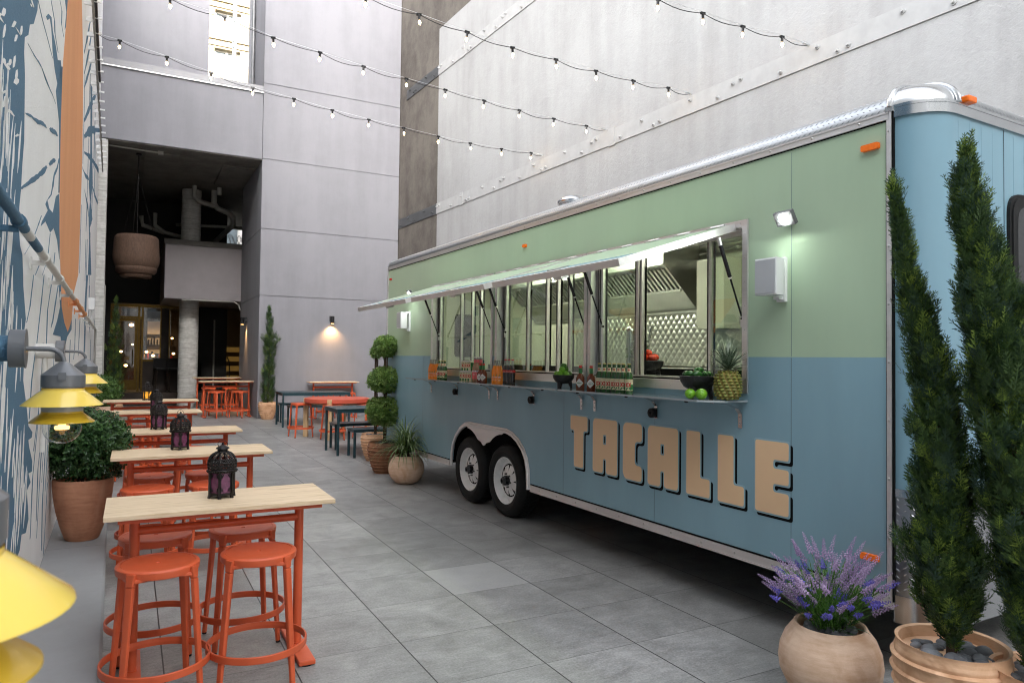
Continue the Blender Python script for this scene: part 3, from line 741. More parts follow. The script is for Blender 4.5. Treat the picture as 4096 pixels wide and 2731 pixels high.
# glazed entrance
e = g = MB(BO)
for a, b, c, d in ((-.62, -.52, .42, 3.3), (.19, .26, .42, 3.3), (.30, .36, .42, 3.3), (.86, .9, 1.48, 3.3), (1.13, 1.17, 1.48, 3.3), (1.49, 1.52, 1.48, 3.3)): g.box(a, b, 26.9, 27.0, c, d)
for a, b, c, d in ((-.62, .36, 3.24, 3.32), (-.62, .36, 2.86, 2.93), (.36, 1.52, 3.24, 3.32), (.36, 1.52, 1.42, 1.49)): g.box(a, b, 26.895, 27.0, c, d)
g.obj('door_frame', MT['gold_frame'], bld)
dr = MB(BO); 
for a, b, c, d in ((-.51, -.43, .46, 2.84), (.10, .18, .46, 2.84), (-.43, .10, 2.76, 2.84), (-.43, .10, .46, .80)): dr.box(a, b, 26.93, 26.98, c, d)
door = dr.obj('door', MT['gold_frame'], bld)
g = MB(BO); g.box(-.43, .10, 26.95, 26.955, .80, 2.76); g.obj('glass', MT['clear'], door)
g = MB(BO); g.tube([(.05, 26.93, 1.3), (.05, 26.86, 1.35), (.05, 26.86, 1.75), (.05, 26.93, 1.8)], .015, 8); g.obj('handle', MT['gold_frame'], door)
for q in ((.36, .86, 1.49, 3.24), (1.17, 1.49, 1.49, 3.24), (-.52, .3, 2.93, 3.24)):
    g = MB(BO); g.box(q[0], q[1], 26.95, 26.955, q[2], q[3]); g.obj('window_pane', MT['clear'], bld)
g = MB(BO); g.box(.36, 2.2, 27.0, 27.1, .42, 1.42); g.box(.9, 1.13, 26.96, 27.1, 1.49, 3.24); g.obj('bar_front', MT['dark_wood'], bld)
g = MB(BO); g.box(-.9, 2.9, 30.9, 30.99, .42, 3.34, 1); g.box(.55, 1.25, 30.86, 30.9, 1.7, 2.95, 0); g.box(.15, 1.7, 29.2, 29.6, .42, 1.5, 1); g.box(.2, 1.5, 30.7, 30.85, 2.0, 2.04, 1); g.box(.2, 1.5, 30.7, 30.85, 2.4, 2.44, 1)  # pale panel paints a lit patch on the dark back wall
for k in range(12): g.cyl((.3 + k * .1, 30.77, 2.04), (.3 + k * .1, 30.77, 2.04 + .2 + .05 * (k % 3)), .03, seg=8, mat=2)
for k in range(9): g.cyl((.3 + k * .13, 29.4, 1.5), (.3 + k * .13, 29.4, 1.62 + .05 * (k % 4)), .035, seg=8, mat=[1, 2, 3][k % 3])
g.obj('bar_interior', [MT['lit_patch'], MT['dark_wood'], MT['gold_frame'], MT['red_cap']], bld)
for x, y, z, r in ((-.3, 28.6, 1.75, .05), (-.15, 29.2, 1.25, .06), (.05, 28.2, 2.0, .035), (.5, 28.9, 1.75, .05), (.72, 29.1, 1.62, .06), (1.3, 28.3, 2.25, .04), (1.38, 28.8, 1.7, .05), (-.38, 28.0, 1.05, .04), (.0, 30.0, 2.75, .08)):
    g = MB(BO); g.ball((x, y, z), r, 10, 6, 0, (1, 1, .7)); g.obj('glow_point', MT['warm_lamp'], bld)  # small emissive balls added as warm glow points behind the glass
g = MB(BO)
for k in range(5): g.box(3.02, 3.6, 26.6 - k * .01 + k * .28, 26.86 + k * .28, .42 + k * .34, .60 + k * .34)
g.obj('glowing_stair', MT['stair_warm'], bld)
g = MB(BO); g.box(3.0, 3.93, 28.6, 28.7, .42, 3.36, 0); g.obj('side_panel', MT['beige_panel'], bld)
g = MB(BO); g.box(2.55, 2.60, 26.95, 27.0, .5, 2.9, 1); g.tube([(3.05, 26.5, .5), (3.05, 26.5, 1.4), (3.02, 27, 1.6)], .02, 8, 2)
g.obj('handrail', [MT['beige_panel'], MT['pipe_white'], MT['black']], bld)
# steel channel and pipe in the upper gap
g = MB(BO)
g.box(2.44, 2.50, 22.2, 22.24, 8.6, 14); g.box(2.52, 2.545, 22.2, 22.3, 8.6, 14)
for k in range(26): g.box(2.455, 2.485, 22.195, 22.2, 8.9 + k * .2, 8.98 + k * .2, 1)
for z in (8.75, 10.2, 11.6): g.box(2.5, 2.9, 22.25, 22.27, z, z + .1)
g.obj('steel_channel', [MT['galv'], MT['steel_dark']], bld)
g = MB(BO); g.tube([(2.9, 21.3, 8.6), (2.9, 21.3, 14)], .05, 12)
for z in (9.6, 11.3): g.cyl((2.9, 21.3, z), (2.9, 21.3, z + .08), .06, seg=12)
g.obj('down_pipe', MT['lamp_grey'], bld)
# bar pendant lamp, lit
t = thing('pendant_lamp', 'small glowing glass pendant lamp inside the dark bar window', 'lamp', (1.02, 27.9, 2.55))
g = MB(); g.ball((0, 0, 0), .09, 12, 8, 0, (1, 1, 1.35)); g.obj('lamp_shade', MT['warm_lamp'], t)
g = MB(); g.tube([(0, 0, .1), (0, 0, .78)], .006, 6); g.obj('cord', MT['black'], t)
t = thing('wall_light', 'tiny orange glowing light on the wall left of the brass door', 'lamp', (-.55, 27.4, 2.1))
g = MB(); g.ball((0, 0, 0), .06, 10, 6); g.obj('shade', MT['warm_lamp'], t); g = MB(); g.cyl((0, 0, -.1), (0, 0, -.05), .03); g.obj('base', MT['gold_frame'], t)
# bar stools inside
for i, x in enumerate((.95, 1.35)):
    t = thing('bar_stool', ['dark bar stool in the shadow before the bar window, left one', 'dark bar stool in the shadow before the bar window, right one'][i], 'stool', (x - .05, 26.4, .42), .2, 'dark bar stools in the recess')
    g = MB(); g.box(-.2, .2, -.2, .2, .72, .80); g.obj('seat', MT['black'], t, .02)
    g = MB(); g.box(-.2, .2, .16, .2, .8, 1.12); g.obj('backrest', MT['black'], t, .01)
    for a in (-1, 1):
        for b in (-1, 1):
            g = MB(); g.bar((a * .21, b * .21, 0), (a * .16, b * .16, .72), .03, .03); g.obj('leg', MT['dark_wood'], t)

# sconces
def sconce(label, loc, rz):
    t = thing('wall_sconce', label, 'lamp', loc, rz, 'black downlight cylinders')
    g = MB(); g.cyl((0, 0, -.10), (0, 0, .10), .055, seg=24); g.obj('shade', MT['black'], t, .002)
    g = MB(); g.box(-.03, .03, .05, .11, -.02, .1); g.box(-.05, .05, .105, .12, -.03, .11); g.obj('bracket', MT['black'], t)
    g = MB(); g.disc((0, 0, -.1015), .042, 20, 0, (0, 0, -1)); g.obj('lens', MT['warm_lamp'], t)
    return t
sconce('black cylinder sconce glowing downwards on the open grey wall above the tables', (4.86, 19.48, 2.66), 0)
sconce('black cylinder sconce throwing a narrow warm beam inside the recess', (2.84, 21.9, 2.66), -PI / 2)
def spot(loc, rot, power, size, blend=.6, col=(1, .56, .22), rad=.03):
    l = bpy.data.lights.new('warm_spot', 'SPOT'); l.energy = power; l.spot_size = size; l.spot_blend = blend; l.color = col; l.shadow_soft_size = rad
    o = bpy.data.objects.new('warm_spot', l); COL.objects.link(o); o.location = loc; o.rotation_euler = rot; return o
spot((4.86, 19.485, 2.54), (R(8), 0, 0), SP, R(118), 1)
spot((2.875, 21.9, 2.54), (0, R(-5), 0), SP * 1.1, R(64), .9)
spot((.9, 29.5, 3.2), (0, 0, 0), 9, R(150), .5, (1, .72, .42), .1)  # extra spot added to brighten the pale panel, no fixture shown
spot((-.2, 29, 3.2), (0, 0, 0), 1.2, R(150), .5, (1, .6, .3), .1)  # extra spot added for warm fill behind the door, no fixture shown

# woven pendant basket
t = thing('pendant_basket', 'large woven rattan drum pendant hanging on wires in the dark opening', 'lamp', (.07, 20.6, 3.72))
wob = lambda a, z: .012 * sin(5 * a + z * 7)
g = MB(); g.lathe([(.28, .98), (.46, .97), (.50, .93), (.515, .86), (.535, .5), (.545, .40), (.53, .28), (.50, .19), (.48, .16), (.485, .13), (.475, .06), (.43, 0), (.30, -.02), (.28, 0), (.40, .03), (.44, .1), (.44, .2), (.5, .36), (.49, .86), (.44, .94), (.28, .95)], (0, 0, 0), 48, 0, True, wob)
g.lathe([(.36, .0), (.37, -.07), (.33, -.11), (.2, -.12)], (0, 0, 0), 40, 0, True, wob)
g.obj('basket', MT['rattan'], t)
g = MB()
for a in (.3, 2.4, 4.5): g.tube([(.44 * cos(a), .44 * sin(a), .95), (.02 * cos(a), .02 * sin(a), 2.5)], .006, 6)
g.tube([(0, 0, .3), (0, 0, 3.08)], .014, 6); g.cyl((0, 0, 3.06), (0, 0, 3.11), .07, seg=12); g.cyl((0, 0, 2.45), (0, 0, 2.55), .03, seg=10)
g.obj('wire', MT['iron'], t)

# ---------------------------------------------------------------- long white wall on the right
wl = thing('wall', 'very tall white painted concrete party wall with riveted steel bands behind the trailer', 'wall', ww(8, 8, 0), -TW)
WO = (8, 8, 0)
g = MB(WO); g.box(7.787, 8.5, -7, 24, 0, 17); g.obj('bare_concrete', MT['brown_wall'], wl)
g = MB(WO); g.box(7.783, 7.787, -7, 16.64, 0, 10.22); g.obj('white_paint', MT['white_wall'], wl)
MT['band_w'] = M('white_painted_steel', (.375, .372, .366), .75, var=.08, vs=5, bmp=.15, bs=12, bd=.004)
for z0, send in ((5.37, 19.7), (8.99, 18.75)):
    g = MB(WO); g.box(7.765, 7.783, -7, 16.64, z0, z0 + .27, 0); g.box(7.768, 7.787, 16.64, send, z0, z0 + .27, 1)
    for s in (15.3, 9.6, 2.0): g.box(7.757, 7.765, s - .14, s + .02, z0 - .02, z0 + .29, 0)
    band = g.obj('steel_band', [MT['band_w'], MT['steel_dark']], wl)
    g = MB(WO); s = -3.0; k = 0
    while s < send - .2:
        zz = z0 + (.07 if k % 2 else .2); m = 0 if s < 16.6 else 1
        g.cyl((7.765, s, zz), (7.752, s, zz), .030, seg=10, mat=m); g.cyl((7.752, s, zz), (7.715, s, zz), .016, seg=8, mat=m)
        if k % 3 == 0:
            g.cyl((7.765, s + .14, zz - .02), (7.752, s + .14, zz - .02), .030, seg=10, mat=m); g.cyl((7.752, s + .14, zz - .02), (7.718, s + .14, zz - .02), .016, seg=8, mat=m)
        s += .42 + .12 * ((k * 7) % 3); k += 1
    g.obj('bolt', [MT['band_w'], MT['steel_dark']], band)

# ---------------------------------------------------------------- surroundings
fb = thing('building', 'sunlit cream stone tower block seen through the gap high at the back', 'building', (6, 48, 0))
FO = (6, 48, 0)
g = MB(FO)
xs = [(3.0, 3.95), (5.42, 6.0), (7.5, 8.1), (9.6, 10.2)]; 
rows = [(z, z + 1.6) for z in (15.9, 18.3, 20.6, 22.9, 25.2)]
for a, b in ((-4, 3.95), (5.40, 6.0), (7.45, 8.05), (9.5, 14)): g.box(a, b, 45, 52, 0, 34)
for a, b in ((3.95, 5.40), (6.0, 7.45), (8.05, 9.5)):
    zp = 0
    for z0, z1 in rows: g.box(a, b, 45, 45.5, zp, z0); zp = z1
    g.box(a, b, 45, 45.5, zp, 34)
    g.box(a, b, 45.6, 52, 0, 34, 1)
for z0, z1 in rows:
    g.box(-4, 14, 44.86, 45, z0 - .22, z0 - .08); g.box(-4, 14, 44.9, 45, z1 + .12, z1 + .2)
    for k in range(90):
        x = -3.9 + k * .2; g.box(x, x + .1, 44.92, 45, z1 + .2, z1 + .34 + .08 * (k % 2))
g.obj('wall', [MT['far_stone'], MT['dark_in']], fb)
g = MB(FO)
for a, b in ((3.95, 5.40), (6.0, 7.45), (8.05, 9.5)):
    for z0, z1 in rows:
        g.box(a, b, 45.42, 45.44, z0, z1, 0)
        for x in (a, (a + b) / 2 - .05, b - .1): g.box(x, x + .1, 45.34, 45.42, z0, z1, 1)
        for z in (z0, (z0 + z1) / 2 - .03, z1 - .08): g.box(a, b, 45.36, 45.42, z, z + .07, 1)
g.obj('window', [MT['far_glass'], MT['far_frame']], fb)
g = MB((5, 34, 0)); g.box(2.5, 9, 33, 34, 0, 12); t = thing('building', 'pale grey building glimpsed through the lattice gate', 'building', (5, 34, 0)); g.obj('wall', MT['bldg_back'], t)
g = MB((5, 34, 0)); g.box(3.2, 4.0, 32.95, 33, 6.3, 7.2); g.obj('window', MT['far_glass'], t)
rb = thing('building', 'plain unseen building added behind the camera to shade the yard', 'building', (3, -43, 0))  # added out of view to block the low sun
g = MB((3, -43, 0)); g.box(-22, 28, -48, -40, 0, 36)
g.obj('wall', MT['bldg_back'], rb)
g = MB((3, -43, 0))
for i in range(13):
    for k in range(8): g.box(-20 + i * 3.6, -18.2 + i * 3.6, -40.0, -39.93, 2 + k * 4, 4.2 + k * 4)
g.obj('window', MT['far_glass'], rb)

# ---------------------------------------------------------------- string lights
STR = [
 ('lowest string of festoon bulbs, ending nearest the grey building', (-.52, 12.06, 6.36), (7.13, 12.06, 5.70), [(-.25,6.335),(.387,6.225),(1.022,6.11),(1.646,5.99),(2.302,5.93),(2.942,5.855),(3.583,5.80),(4.225,5.76),(4.898,5.715),(5.543,5.69),(6.208,5.685),(6.866,5.705)], 12.06),
 ('second string of festoon bulbs from the grey building', (-.9, 10.06, 6.5), (7.24, 10.06, 5.66), [(-.3,6.37),(.342,6.225),(.997,6.155),(1.625,6.01),(2.267,5.945),(2.898,5.875),(3.553,5.825),(4.19,5.78),(4.857,5.735),(5.498,5.695),(6.157,5.67),(6.816,5.66)], 10.06),
 ('third string of festoon bulbs from the grey building, crossing the top centre', (-.5, 8.06, 6.5), (7.35, 8.06, 5.66), [(.35,6.2),(1.0,6.1),(1.67,5.98),(2.333,5.865),(2.995,5.81),(3.642,5.745),(4.291,5.69),(4.957,5.675),(5.612,5.655),(6.264,5.645),(6.908,5.67)], 8.06),
 ('string of festoon bulbs nearest the camera, at the top right', (.5, 6.04, 6.3), (7.46, 6.04, 5.64), [(2.4,5.9),(3.1,5.8),(3.75,5.72),(4.4,5.66),(5.023,5.61),(5.679,5.615),(6.311,5.61),(6.975,5.64)], 6.04)]
proto = None
g = MB(); g.cyl((0, 0, -.012), (0, 0, -.062), .017, .015, 10); g.box(-.032, .032, -.012, .012, -.014, .012); SOCK = g.mesh('bulb_socket', [MT['black_gloss']])
g = MB(); g.lathe([(.010, -.06), (.017, -.075), (.0225, -.098), (.021, -.118), (.012, -.134), (.0001, -.139)], (0, 0, 0), 14); BULB = g.mesh('bulb', [MT['clear']])
g = MB(); g.lathe([(.0001, -.07), (.010, -.078), (.0145, -.1), (.0001, -.128)], (0, 0, 0), 8); FIL = g.mesh('filament', [MT['bulb_fil']])
for label, A, B, bulbs, Y in STR:
    t = thing('string_lights', label, 'string lights', (3, Y, 5.8), 0, 'strings of festoon bulbs across the yard')
    pts = [Vector(A)] + [Vector((x, Y, z)) for x, z in bulbs] + [Vector(B)]
    g = MB((3, Y, 5.8)); fine = []
    for i in range(len(pts) - 1):
        a, b = pts[i], pts[i + 1]; sg = rnd.uniform(.015, .045)
        for k in range(6):
            q = a.lerp(b, k / 6); q.z -= sg * sin(PI * k / 6); q.y += .015 * sin(PI * k / 6); fine.append(q)
    fine.append(pts[-1])
    g.tube(fine, .0044, 6); g.obj('cable', MT['black'], t)
    g = MB((3, Y, 5.8)); g.tube([p + Vector((0, 0, .012)) for p in pts], .0022, 5)
    g.tube([Vector(B) + Vector((-.12, 0, .01)), Vector(B)], .012, 6); g.obj('support_wire', MT['galv'], t)
    for x, z in bulbs:
        so = bpy.data.objects.new('bulb_socket', SOCK); COL.objects.link(so); so.parent = t; so.location = (x - 3, 0, z - 5.8)
        so.rotation_euler = (rnd.uniform(-.1, .1), rnd.uniform(-.12, .12), 0)
        for nm, me in (('bulb', BULB), ('filament', FIL)):
            o = bpy.data.objects.new(nm, me); COL.objects.link(o); o.parent = so
# ------------------------------------------------------------------ the trailer
TO = (4.8, 6.1, 0)
truck = thing('food_trailer', 'long food trailer, pale green above and steel blue below, with tan lettering and raised awnings', 'trailer', tw(*TO), -TA)
F = 3.565
def T(): return MB(TO)
def fpl(u, v, t): return (t, u, v)       # polygon in (along, z), extruded outward
P0, P1 = 3.60, F
# side panels
g = T()
for a, b, c, d in ((2.272, 3.2, 1.665, 2.92), (8.334, 9.97, 1.665, 2.92), (3.2, 8.334, 2.55, 2.92), (4.945, 4.957, 1.665, 2.55), (6.62, 6.675, 1.665, 2.55)):
    g.box(P1, P0, a, b, c, d)
g.obj('green_side_panel', MT['green_panel'], truck)
ARCH = [(5.885, .43), (5.895, .56), (5.93, .67), (6.0, .765), (6.11, .845), (6.23, .895), (6.35, .918), (7.20, .918), (7.33, .90), (7.46, .84), (7.58, .745), (7.66, .64), (7.695, .53), (7.71, .43)]
g = T()
for a, b, c, d in ((2.272, 3.2, 1.43, 1.665), (8.334, 9.97, 1.43, 1.665), (4.945, 4.957, 1.43, 1.665), (6.62, 6.675, 1.43, 1.665)):
    g.box(P1, P0, a, b, c, d)
g.prism([(2.272, .43)] + ARCH + [(9.97, .43), (9.97, 1.43), (2.272, 1.43)], fpl, P1, P0)
g.obj('blue_side_panel', MT['blue_panel'], truck)
g = T()
for s in (2.87, 4.09, 5.31, 8.6): 
    g.box(F - .0012, F, s - .0015, s + .0015, .44, 1.42 if s < 8.3 and s > 3.2 else 1.66)
    if s < 3: g.box(F - .0012, F, s - .0012, s + .0012, 1.67, 2.9)
g.obj('panel_seam', M('dark_panel_seam', (.12, .18, .20), .5, var=0), truck)
g = T(); g.box(F - .002, F, 2.27, 9.97, 2.916, 2.923); g.box(F - .002, F, 2.264, 2.272, .43, 2.92)
g.prism([(5.87, .424), (5.87, .436), (2.272, .436), (2.272, .424)], fpl, F - .002, F); g.box(F - .002, F, 7.73, 9.97, .424, .436)
g.obj('black_seal', MT['black_seam'], truck)
# roof and trims
g = T(); n = 8; rr = .105
cov = [(F - .012, 2.965)] + [(F - .012 + rr - rr * cos(a), 2.965 + rr * sin(a)) for a in [R(90) * k / n for k in range(n + 1)]] + [(5.62 + rr * sin(a), 3.07 - rr + rr * cos(a)) for a in [R(90) * k / n for k in range(n + 1)]]
vs = [(p, 2.24, z) for p, z in cov] + [(p, 9.97, z) for p, z in cov]; m = len(cov)
g.add(vs, [(i, i + 1, m + i + 1, m + i) for i in range(m - 1)], 0, True)
# raised tread bars on the cove
L = rr * PI / 2
def covp(s, w):           # w 0..L along the arc
    a = w / rr; a = min(a, PI / 2)
    p = F - .012 + rr - rr * cos(a); z = 2.965 + rr * sin(a)
    nrm = Vector((-cos(a), 0, sin(a))); tan = Vector((sin(a), 0, cos(a)))
    return Vector((p, s, z)), nrm, tan
k = 0; s = 2.27
while s < 9.95:
    for j in range(6):
        w = .012 + j * .0265; o = .018 if j % 2 else 0
        c, nrm, tan = covp(s + o, w)
        al = Vector((0, 1, 0)); d = (al * .8 + tan * (.6 if j % 2 else -.6)).normalized(); e = nrm.cross(d)
        a1, a2 = c + d * .013, c - d * .013; b1, b2 = c + e * .0035, c - e * .0035; top = c + nrm * .0028
        g.add([a1, b1, a2, b2, top], [(0, 1, 4), (1, 2, 4), (2, 3, 4), (3, 0, 4)], 0, False)
    s += .036
g.obj('roof_cove', MT['tread'], truck)
g = T(); g.box(P1 - .012, P0, 2.25, 9.99, 2.923, 2.963, 0); g.box(P1 - .016, P1 - .012, 2.25, 9.99, 2.955, 2.965, 0)
for k in range(26): s = 2.42 + k * .3; g.ball((P1 - .013, s, 2.943), .008, 8, 5, 1, (.6, 1, 1))
g.obj('roof_trim', [MT['alu'], MT['screw']], truck)
for ra, rb_ in ((2.25, 5.87), (7.73, 9.99)):
    g = T(); g.box(P1 - .008, P0, ra, rb_, .362, .424, 0); g.box(P1 - .011, P1 - .008, ra, rb_, .362, .370, 0)
    for k in range(26):
        s = 2.4 + k * .3
        if ra < s < rb_: g.ball((P1 - .009, s, .395), .0075, 8, 5, 1, (.6, 1, 1))
    g.obj('rub_rail', [MT['alu'], MT['screw']], truck)
g = T(); g.box(P1 - .010, P0, 2.232, 2.264, .362, 2.963, 0); g.box(P1 - .015, P1 - .010, 2.234, 2.245, .362, 2.963, 0); g.box(P1 - .013, P0, 2.226, 2.232, .4, 2.963, 2)
for k in range(9): g.ball((P1 - .012, 2.25, .42 + k * .305), .008, 8, 5, 1, (.6, 1, 1))
g.obj('corner_post', [MT['alu'], MT['screw'], MT['black_seam']], truck)
g = T(); g.box(P1 - .010, P0, 9.97, 9.995, .362, 2.963, 0); g.obj('corner_post', MT['alu'], truck)
# front wall with rounded corner
def front_curve(r0=.2, ps=F + .005, s1=2.226, sf=2.03, pend=5.55, off=0):
    pts = [(ps - off, s1)]
    for k in range(9):
        a = R(90) * k / 8
        pts.append((ps + r0 - (r0 + off) * cos(a), sf + r0 - (r0 + off) * sin(a)))
    pts.append((pend, sf - off)); return pts
def sheet(g, pts, z0, z1, mat=0, th=.02, smooth=True):
    n = len(pts); vs = [(p, s, z0) for p, s in pts] + [(p, s, z1) for p, s in pts]
    g.add(vs, [(i, n + i, n + i + 1, i + 1) for i in range(n - 1)], mat, smooth)
    ip = [(p + th * (.7 if i < n - 1 else 0), s + th) for i, (p, s) in enumerate(pts)]
    g.add([(p, s, z1) for p, s in pts] + [(p, s, z1) for p, s in ip], [(i, n + i, n + i + 1, i + 1) for i in range(n - 1)], mat, False)
    g.add([(p, s, z0) for p, s in pts] + [(p, s, z0) for p, s in ip], [(i, i + 1, n + i + 1, n + i) for i in range(n - 1)], mat, False)
g = T(); sheet(g, front_curve(), .98, 2.925)
g.box(4.245, 4.25, 2.0285, 2.03, .98, 2.92, 1)
for k in range(16): p = 3.80 + k * .11; g.box(p, p + .004, 2.0288, 2.03, .98, 2.92, 0)
g.obj('front_panel', [MT['front_blue'], MT['black_seam']], truck)
g = T(); sheet(g, front_curve(off=.002), .44, .965)
for i in range(30):
    for j in range(14):
        p = 3.80 + i * .045; z = .46 + j * .036 + (.018 if i % 2 else 0)
        if z > .95: continue
        d = Vector((.8, 0, .6 if i % 2 else -.6)); e = Vector((-.6 if i % 2 else .6, 0, .8)); c = Vector((p, 2.0275, z))
        g.add([c + d * .014, c + e * .004, c - d * .014, c - e * .004, c + Vector((0, -.003, 0))], [(0, 1, 4), (1, 2, 4), (2, 3, 4), (3, 0, 4)])
for i in range(9):
    a = R(5 + 10 * i)
    for j in range(14):
        z = .46 + j * .036 + (.018 if i % 2 else 0); c = Vector((F + .205 - .203 * cos(a), 2.23 - .203 * sin(a), z)); nrm = Vector((-cos(a), -sin(a), 0)); tn = Vector((-sin(a) * -1, -cos(a), 0))
        d = tn * .8 + Vector((0, 0, .6 if i % 2 else -.6)); e = nrm.cross(d)
        g.add([c + d * .014, c + e * .004, c - d * .014, c - e * .004, c + nrm * .003], [(0, 1, 4), (1, 2, 4), (2, 3, 4), (3, 0, 4)])
g.obj('tread_plate', MT['tread'], truck)
g = T(); sheet(g, front_curve(off=.008), .945, .985); g.obj('front_strip', MT['alu_bright'], truck)
g = T(); sheet(g, front_curve(off=.012), 2.925, 2.985); sheet(g, front_curve(off=.016), 2.975, 2.99); g.obj('front_trim', MT['alu_bright'], truck)
g = T(); sheet(g, front_curve(off=.010), .30, .44); g.obj('front_bumper_rail', MT['alu_bright'], truck)
# front cove with tread, and the polished corner dome
g = T()
vs = []; cf = [(2.03 - .012 + rr - rr * cos(R(90) * k / 6), 2.985 + (rr - .02) * sin(R(90) * k / 6)) for k in range(7)]
vs = [(3.80, s, z) for s, z in cf] + [(5.6, s, z) for s, z in cf]
g.add(vs, [(i, 7 + i, 8 + i, i + 1) for i in range(6)], 0, True)
for i in range(46):
    for j in range(4):
        a = R(14 + j * 20); p = 3.84 + i * .036 + (.018 if j % 2 else 0)
        c = Vector((p, 2.018 + rr - rr * cos(a), 2.985 + (rr - .02) * sin(a))); nrm = Vector((0, -cos(a), sin(a))); tan = Vector((0, sin(a), cos(a)))
        d = (Vector((.8, 0, 0)) + tan * (.6 if j % 2 else -.6)).normalized(); e = nrm.cross(d)
        g.add([c + d * .013, c + e * .0035, c - d * .013, c - e * .0035, c + nrm * .0028], [(0, 1, 4), (1, 2, 4), (2, 3, 4), (3, 0, 4)])
g.obj('front_cove', MT['tread'], truck)
g = T()
cx, cy = F + .205, 2.235; ns, nr = 14, 8
vs = []
for j in range(nr + 1):
    b = R(90) * j / nr
    for i in range(ns + 1):
        a = R(-4 + 98 * i / ns); r = .215 * cos(b) ** .8 if j < nr else 0
        vs.append((cx - r * cos(a), cy - r * sin(a), 2.985 + .135 * sin(b)))
g.add(vs, [(j * (ns + 1) + i, j * (ns + 1) + i + 1, (j + 1) * (ns + 1) + i + 1, (j + 1) * (ns + 1) + i) for j in range(nr) for i in range(ns)], 0, True)
for a in (R(-2), R(92)):
    g.tube([(cx - (.222 * cos(b) ** .8 if b < 1.5 else .02) * cos(a), cy - (.222 * cos(b) ** .8 if b < 1.5 else .02) * sin(a), 2.985 + .138 * sin(b)) for b in [R(90) * k / 8 for k in range(9)]], .013, 8)
g.box(P1 - .016, P1 - .002, 2.225, 2.268, 2.96, 2.99)
g.obj('corner_cap', MT['alu_bright'], truck)
g = T(); g.box(4.0, 5.6, 2.2, 9.9, 3.062, 3.068); g.obj('roof', MT['alu'], truck)
# roof vent
g = T(); VX, VY = 4.42, 6.42
g.lathe([(.15, 0), (.15, .25), (.17, .26), (.175, .275)], (VX, VY, 3.07), 28); g.lathe([(.175, .275), (.19, .28), (.19, .30), (.15, .345), (.08, .365), (.0001, .37)], (VX, VY, 3.07), 28); g.box(VX - .2, VX + .2, VY - .2, VY + .2, 3.068, 3.085)
g.obj('roof_vent', MT['alu_bright'], truck)
# back, far side, floor of the shell
g = T(); g.box(P0, 5.7, 9.95, 9.97, .44, 3.0); g.box(5.68, 5.7, 2.1, 9.95, .10, 3.0); g.obj('rear_wall', MT['blue_panel'], truck)  # unseen far side carried down low to darken the ground beneath
g = T(); g.box(3.62, 5.66, 2.25, 5.80, .385, .43); g.box(3.62, 5.66, 7.78, 9.95, .385, .43); g.box(3.95, 5.4, 5.80, 7.78, .5, .93)
for p in (3.95, 5.3): g.box(p, p + .06, 2.3, 9.9, .30, .385)
for s in (3.0, 4.0, 5.0, 8.6, 9.4): g.box(3.7, 5.5, s, s + .05, .33, .384)
g.cyl((3.75, 6.45, .375), (5.6, 6.45, .375), .035); g.cyl((3.75, 7.29, .375), (5.6, 7.29, .375), .035)
g.box(3.7, 3.95, 5.78, 5.80, .43, 1.0); g.box(3.7, 3.95, 7.79, 7.81, .43, 1.0); g.box(3.62, 3.95, 5.78, 7.81, .96, 1.0)
g.obj('chassis', MT['black_seam'], truck)
g = T(); g.box(4.0, 4.35, 3.55, 4.25, .245, .305); g.box(3.98, 4.0, 3.5, 4.4, .26, .30)
g.obj('step_box', MT['flashing'], truck)
# wheel arch trim and skirt
def offs(poly, d):
    out = []
    n = len(poly)
    for i in range(n):
        a = Vector(poly[max(0, i - 1)]); b = Vector(poly[min(n - 1, i + 1)]); t = (b - a).normalized(); out.append((poly[i][0] - t.y * d, poly[i][1] + t.x * d))
    return out
A2 = [(5.885, .375)] + ARCH[1:-1] + [(7.712, .375)]
g = T(); O = offs(A2, -.045)
for i in range(len(A2) - 1): g.prism([A2[i], A2[i + 1], O[i + 1], O[i]], fpl, F - .006, F + .004)
g.tube([(F - .008, s, z) for s, z in offs(A2, -.03)], .016, 8); g.tube([(F - .004, s, z) for s, z in offs(A2, .002)], .004, 6)
for i in (1, 3, 5, 7, 10, 12): q = offs(A2, -.012)[min(i, len(A2) - 1)]; g.ball((F - .009, q[0], q[1]), .008, 8, 5)
g.obj('arch_trim', MT['alu'], truck)
sk = [(6.30, .885), (7.24, .885)]
c1 = [(7.29 + .43 * cos(a), .40 + .45 * sin(a)) for a in [R(95 + 7 * k) for k in range(9)]]
c2 = [(6.45 + .43 * cos(a), .40 + .45 * sin(a)) for a in [R(29 + 7 * k) for k in range(9)]]
mid = rounded([(7.29 - .43 * cos(R(29)), .40 + .45 * sin(R(29))), (6.935, .585 + .06), (6.87, .60), (6.81, .585 + .06), (6.45 + .43 * cos(R(29)), .40 + .45 * sin(R(29)))], .05)
sk = [(7.26, .885)] + [(7.29 - .43 * cos(R(x)), .40 + .45 * sin(R(x))) for x in (88, 80, 70, 60, 50)] + [(6.93, .725), (6.90, .700), (6.87, .692), (6.84, .700), (6.81, .725)] + [(6.45 + .43 * cos(R(x)), .40 + .45 * sin(R(x))) for x in (50, 60, 70, 80, 88)] + [(6.40, .885)]

g = T(); g.prism(sk, fpl, F + .0, F + .004); g.obj('wheel_skirt', MT['alu'], truck)
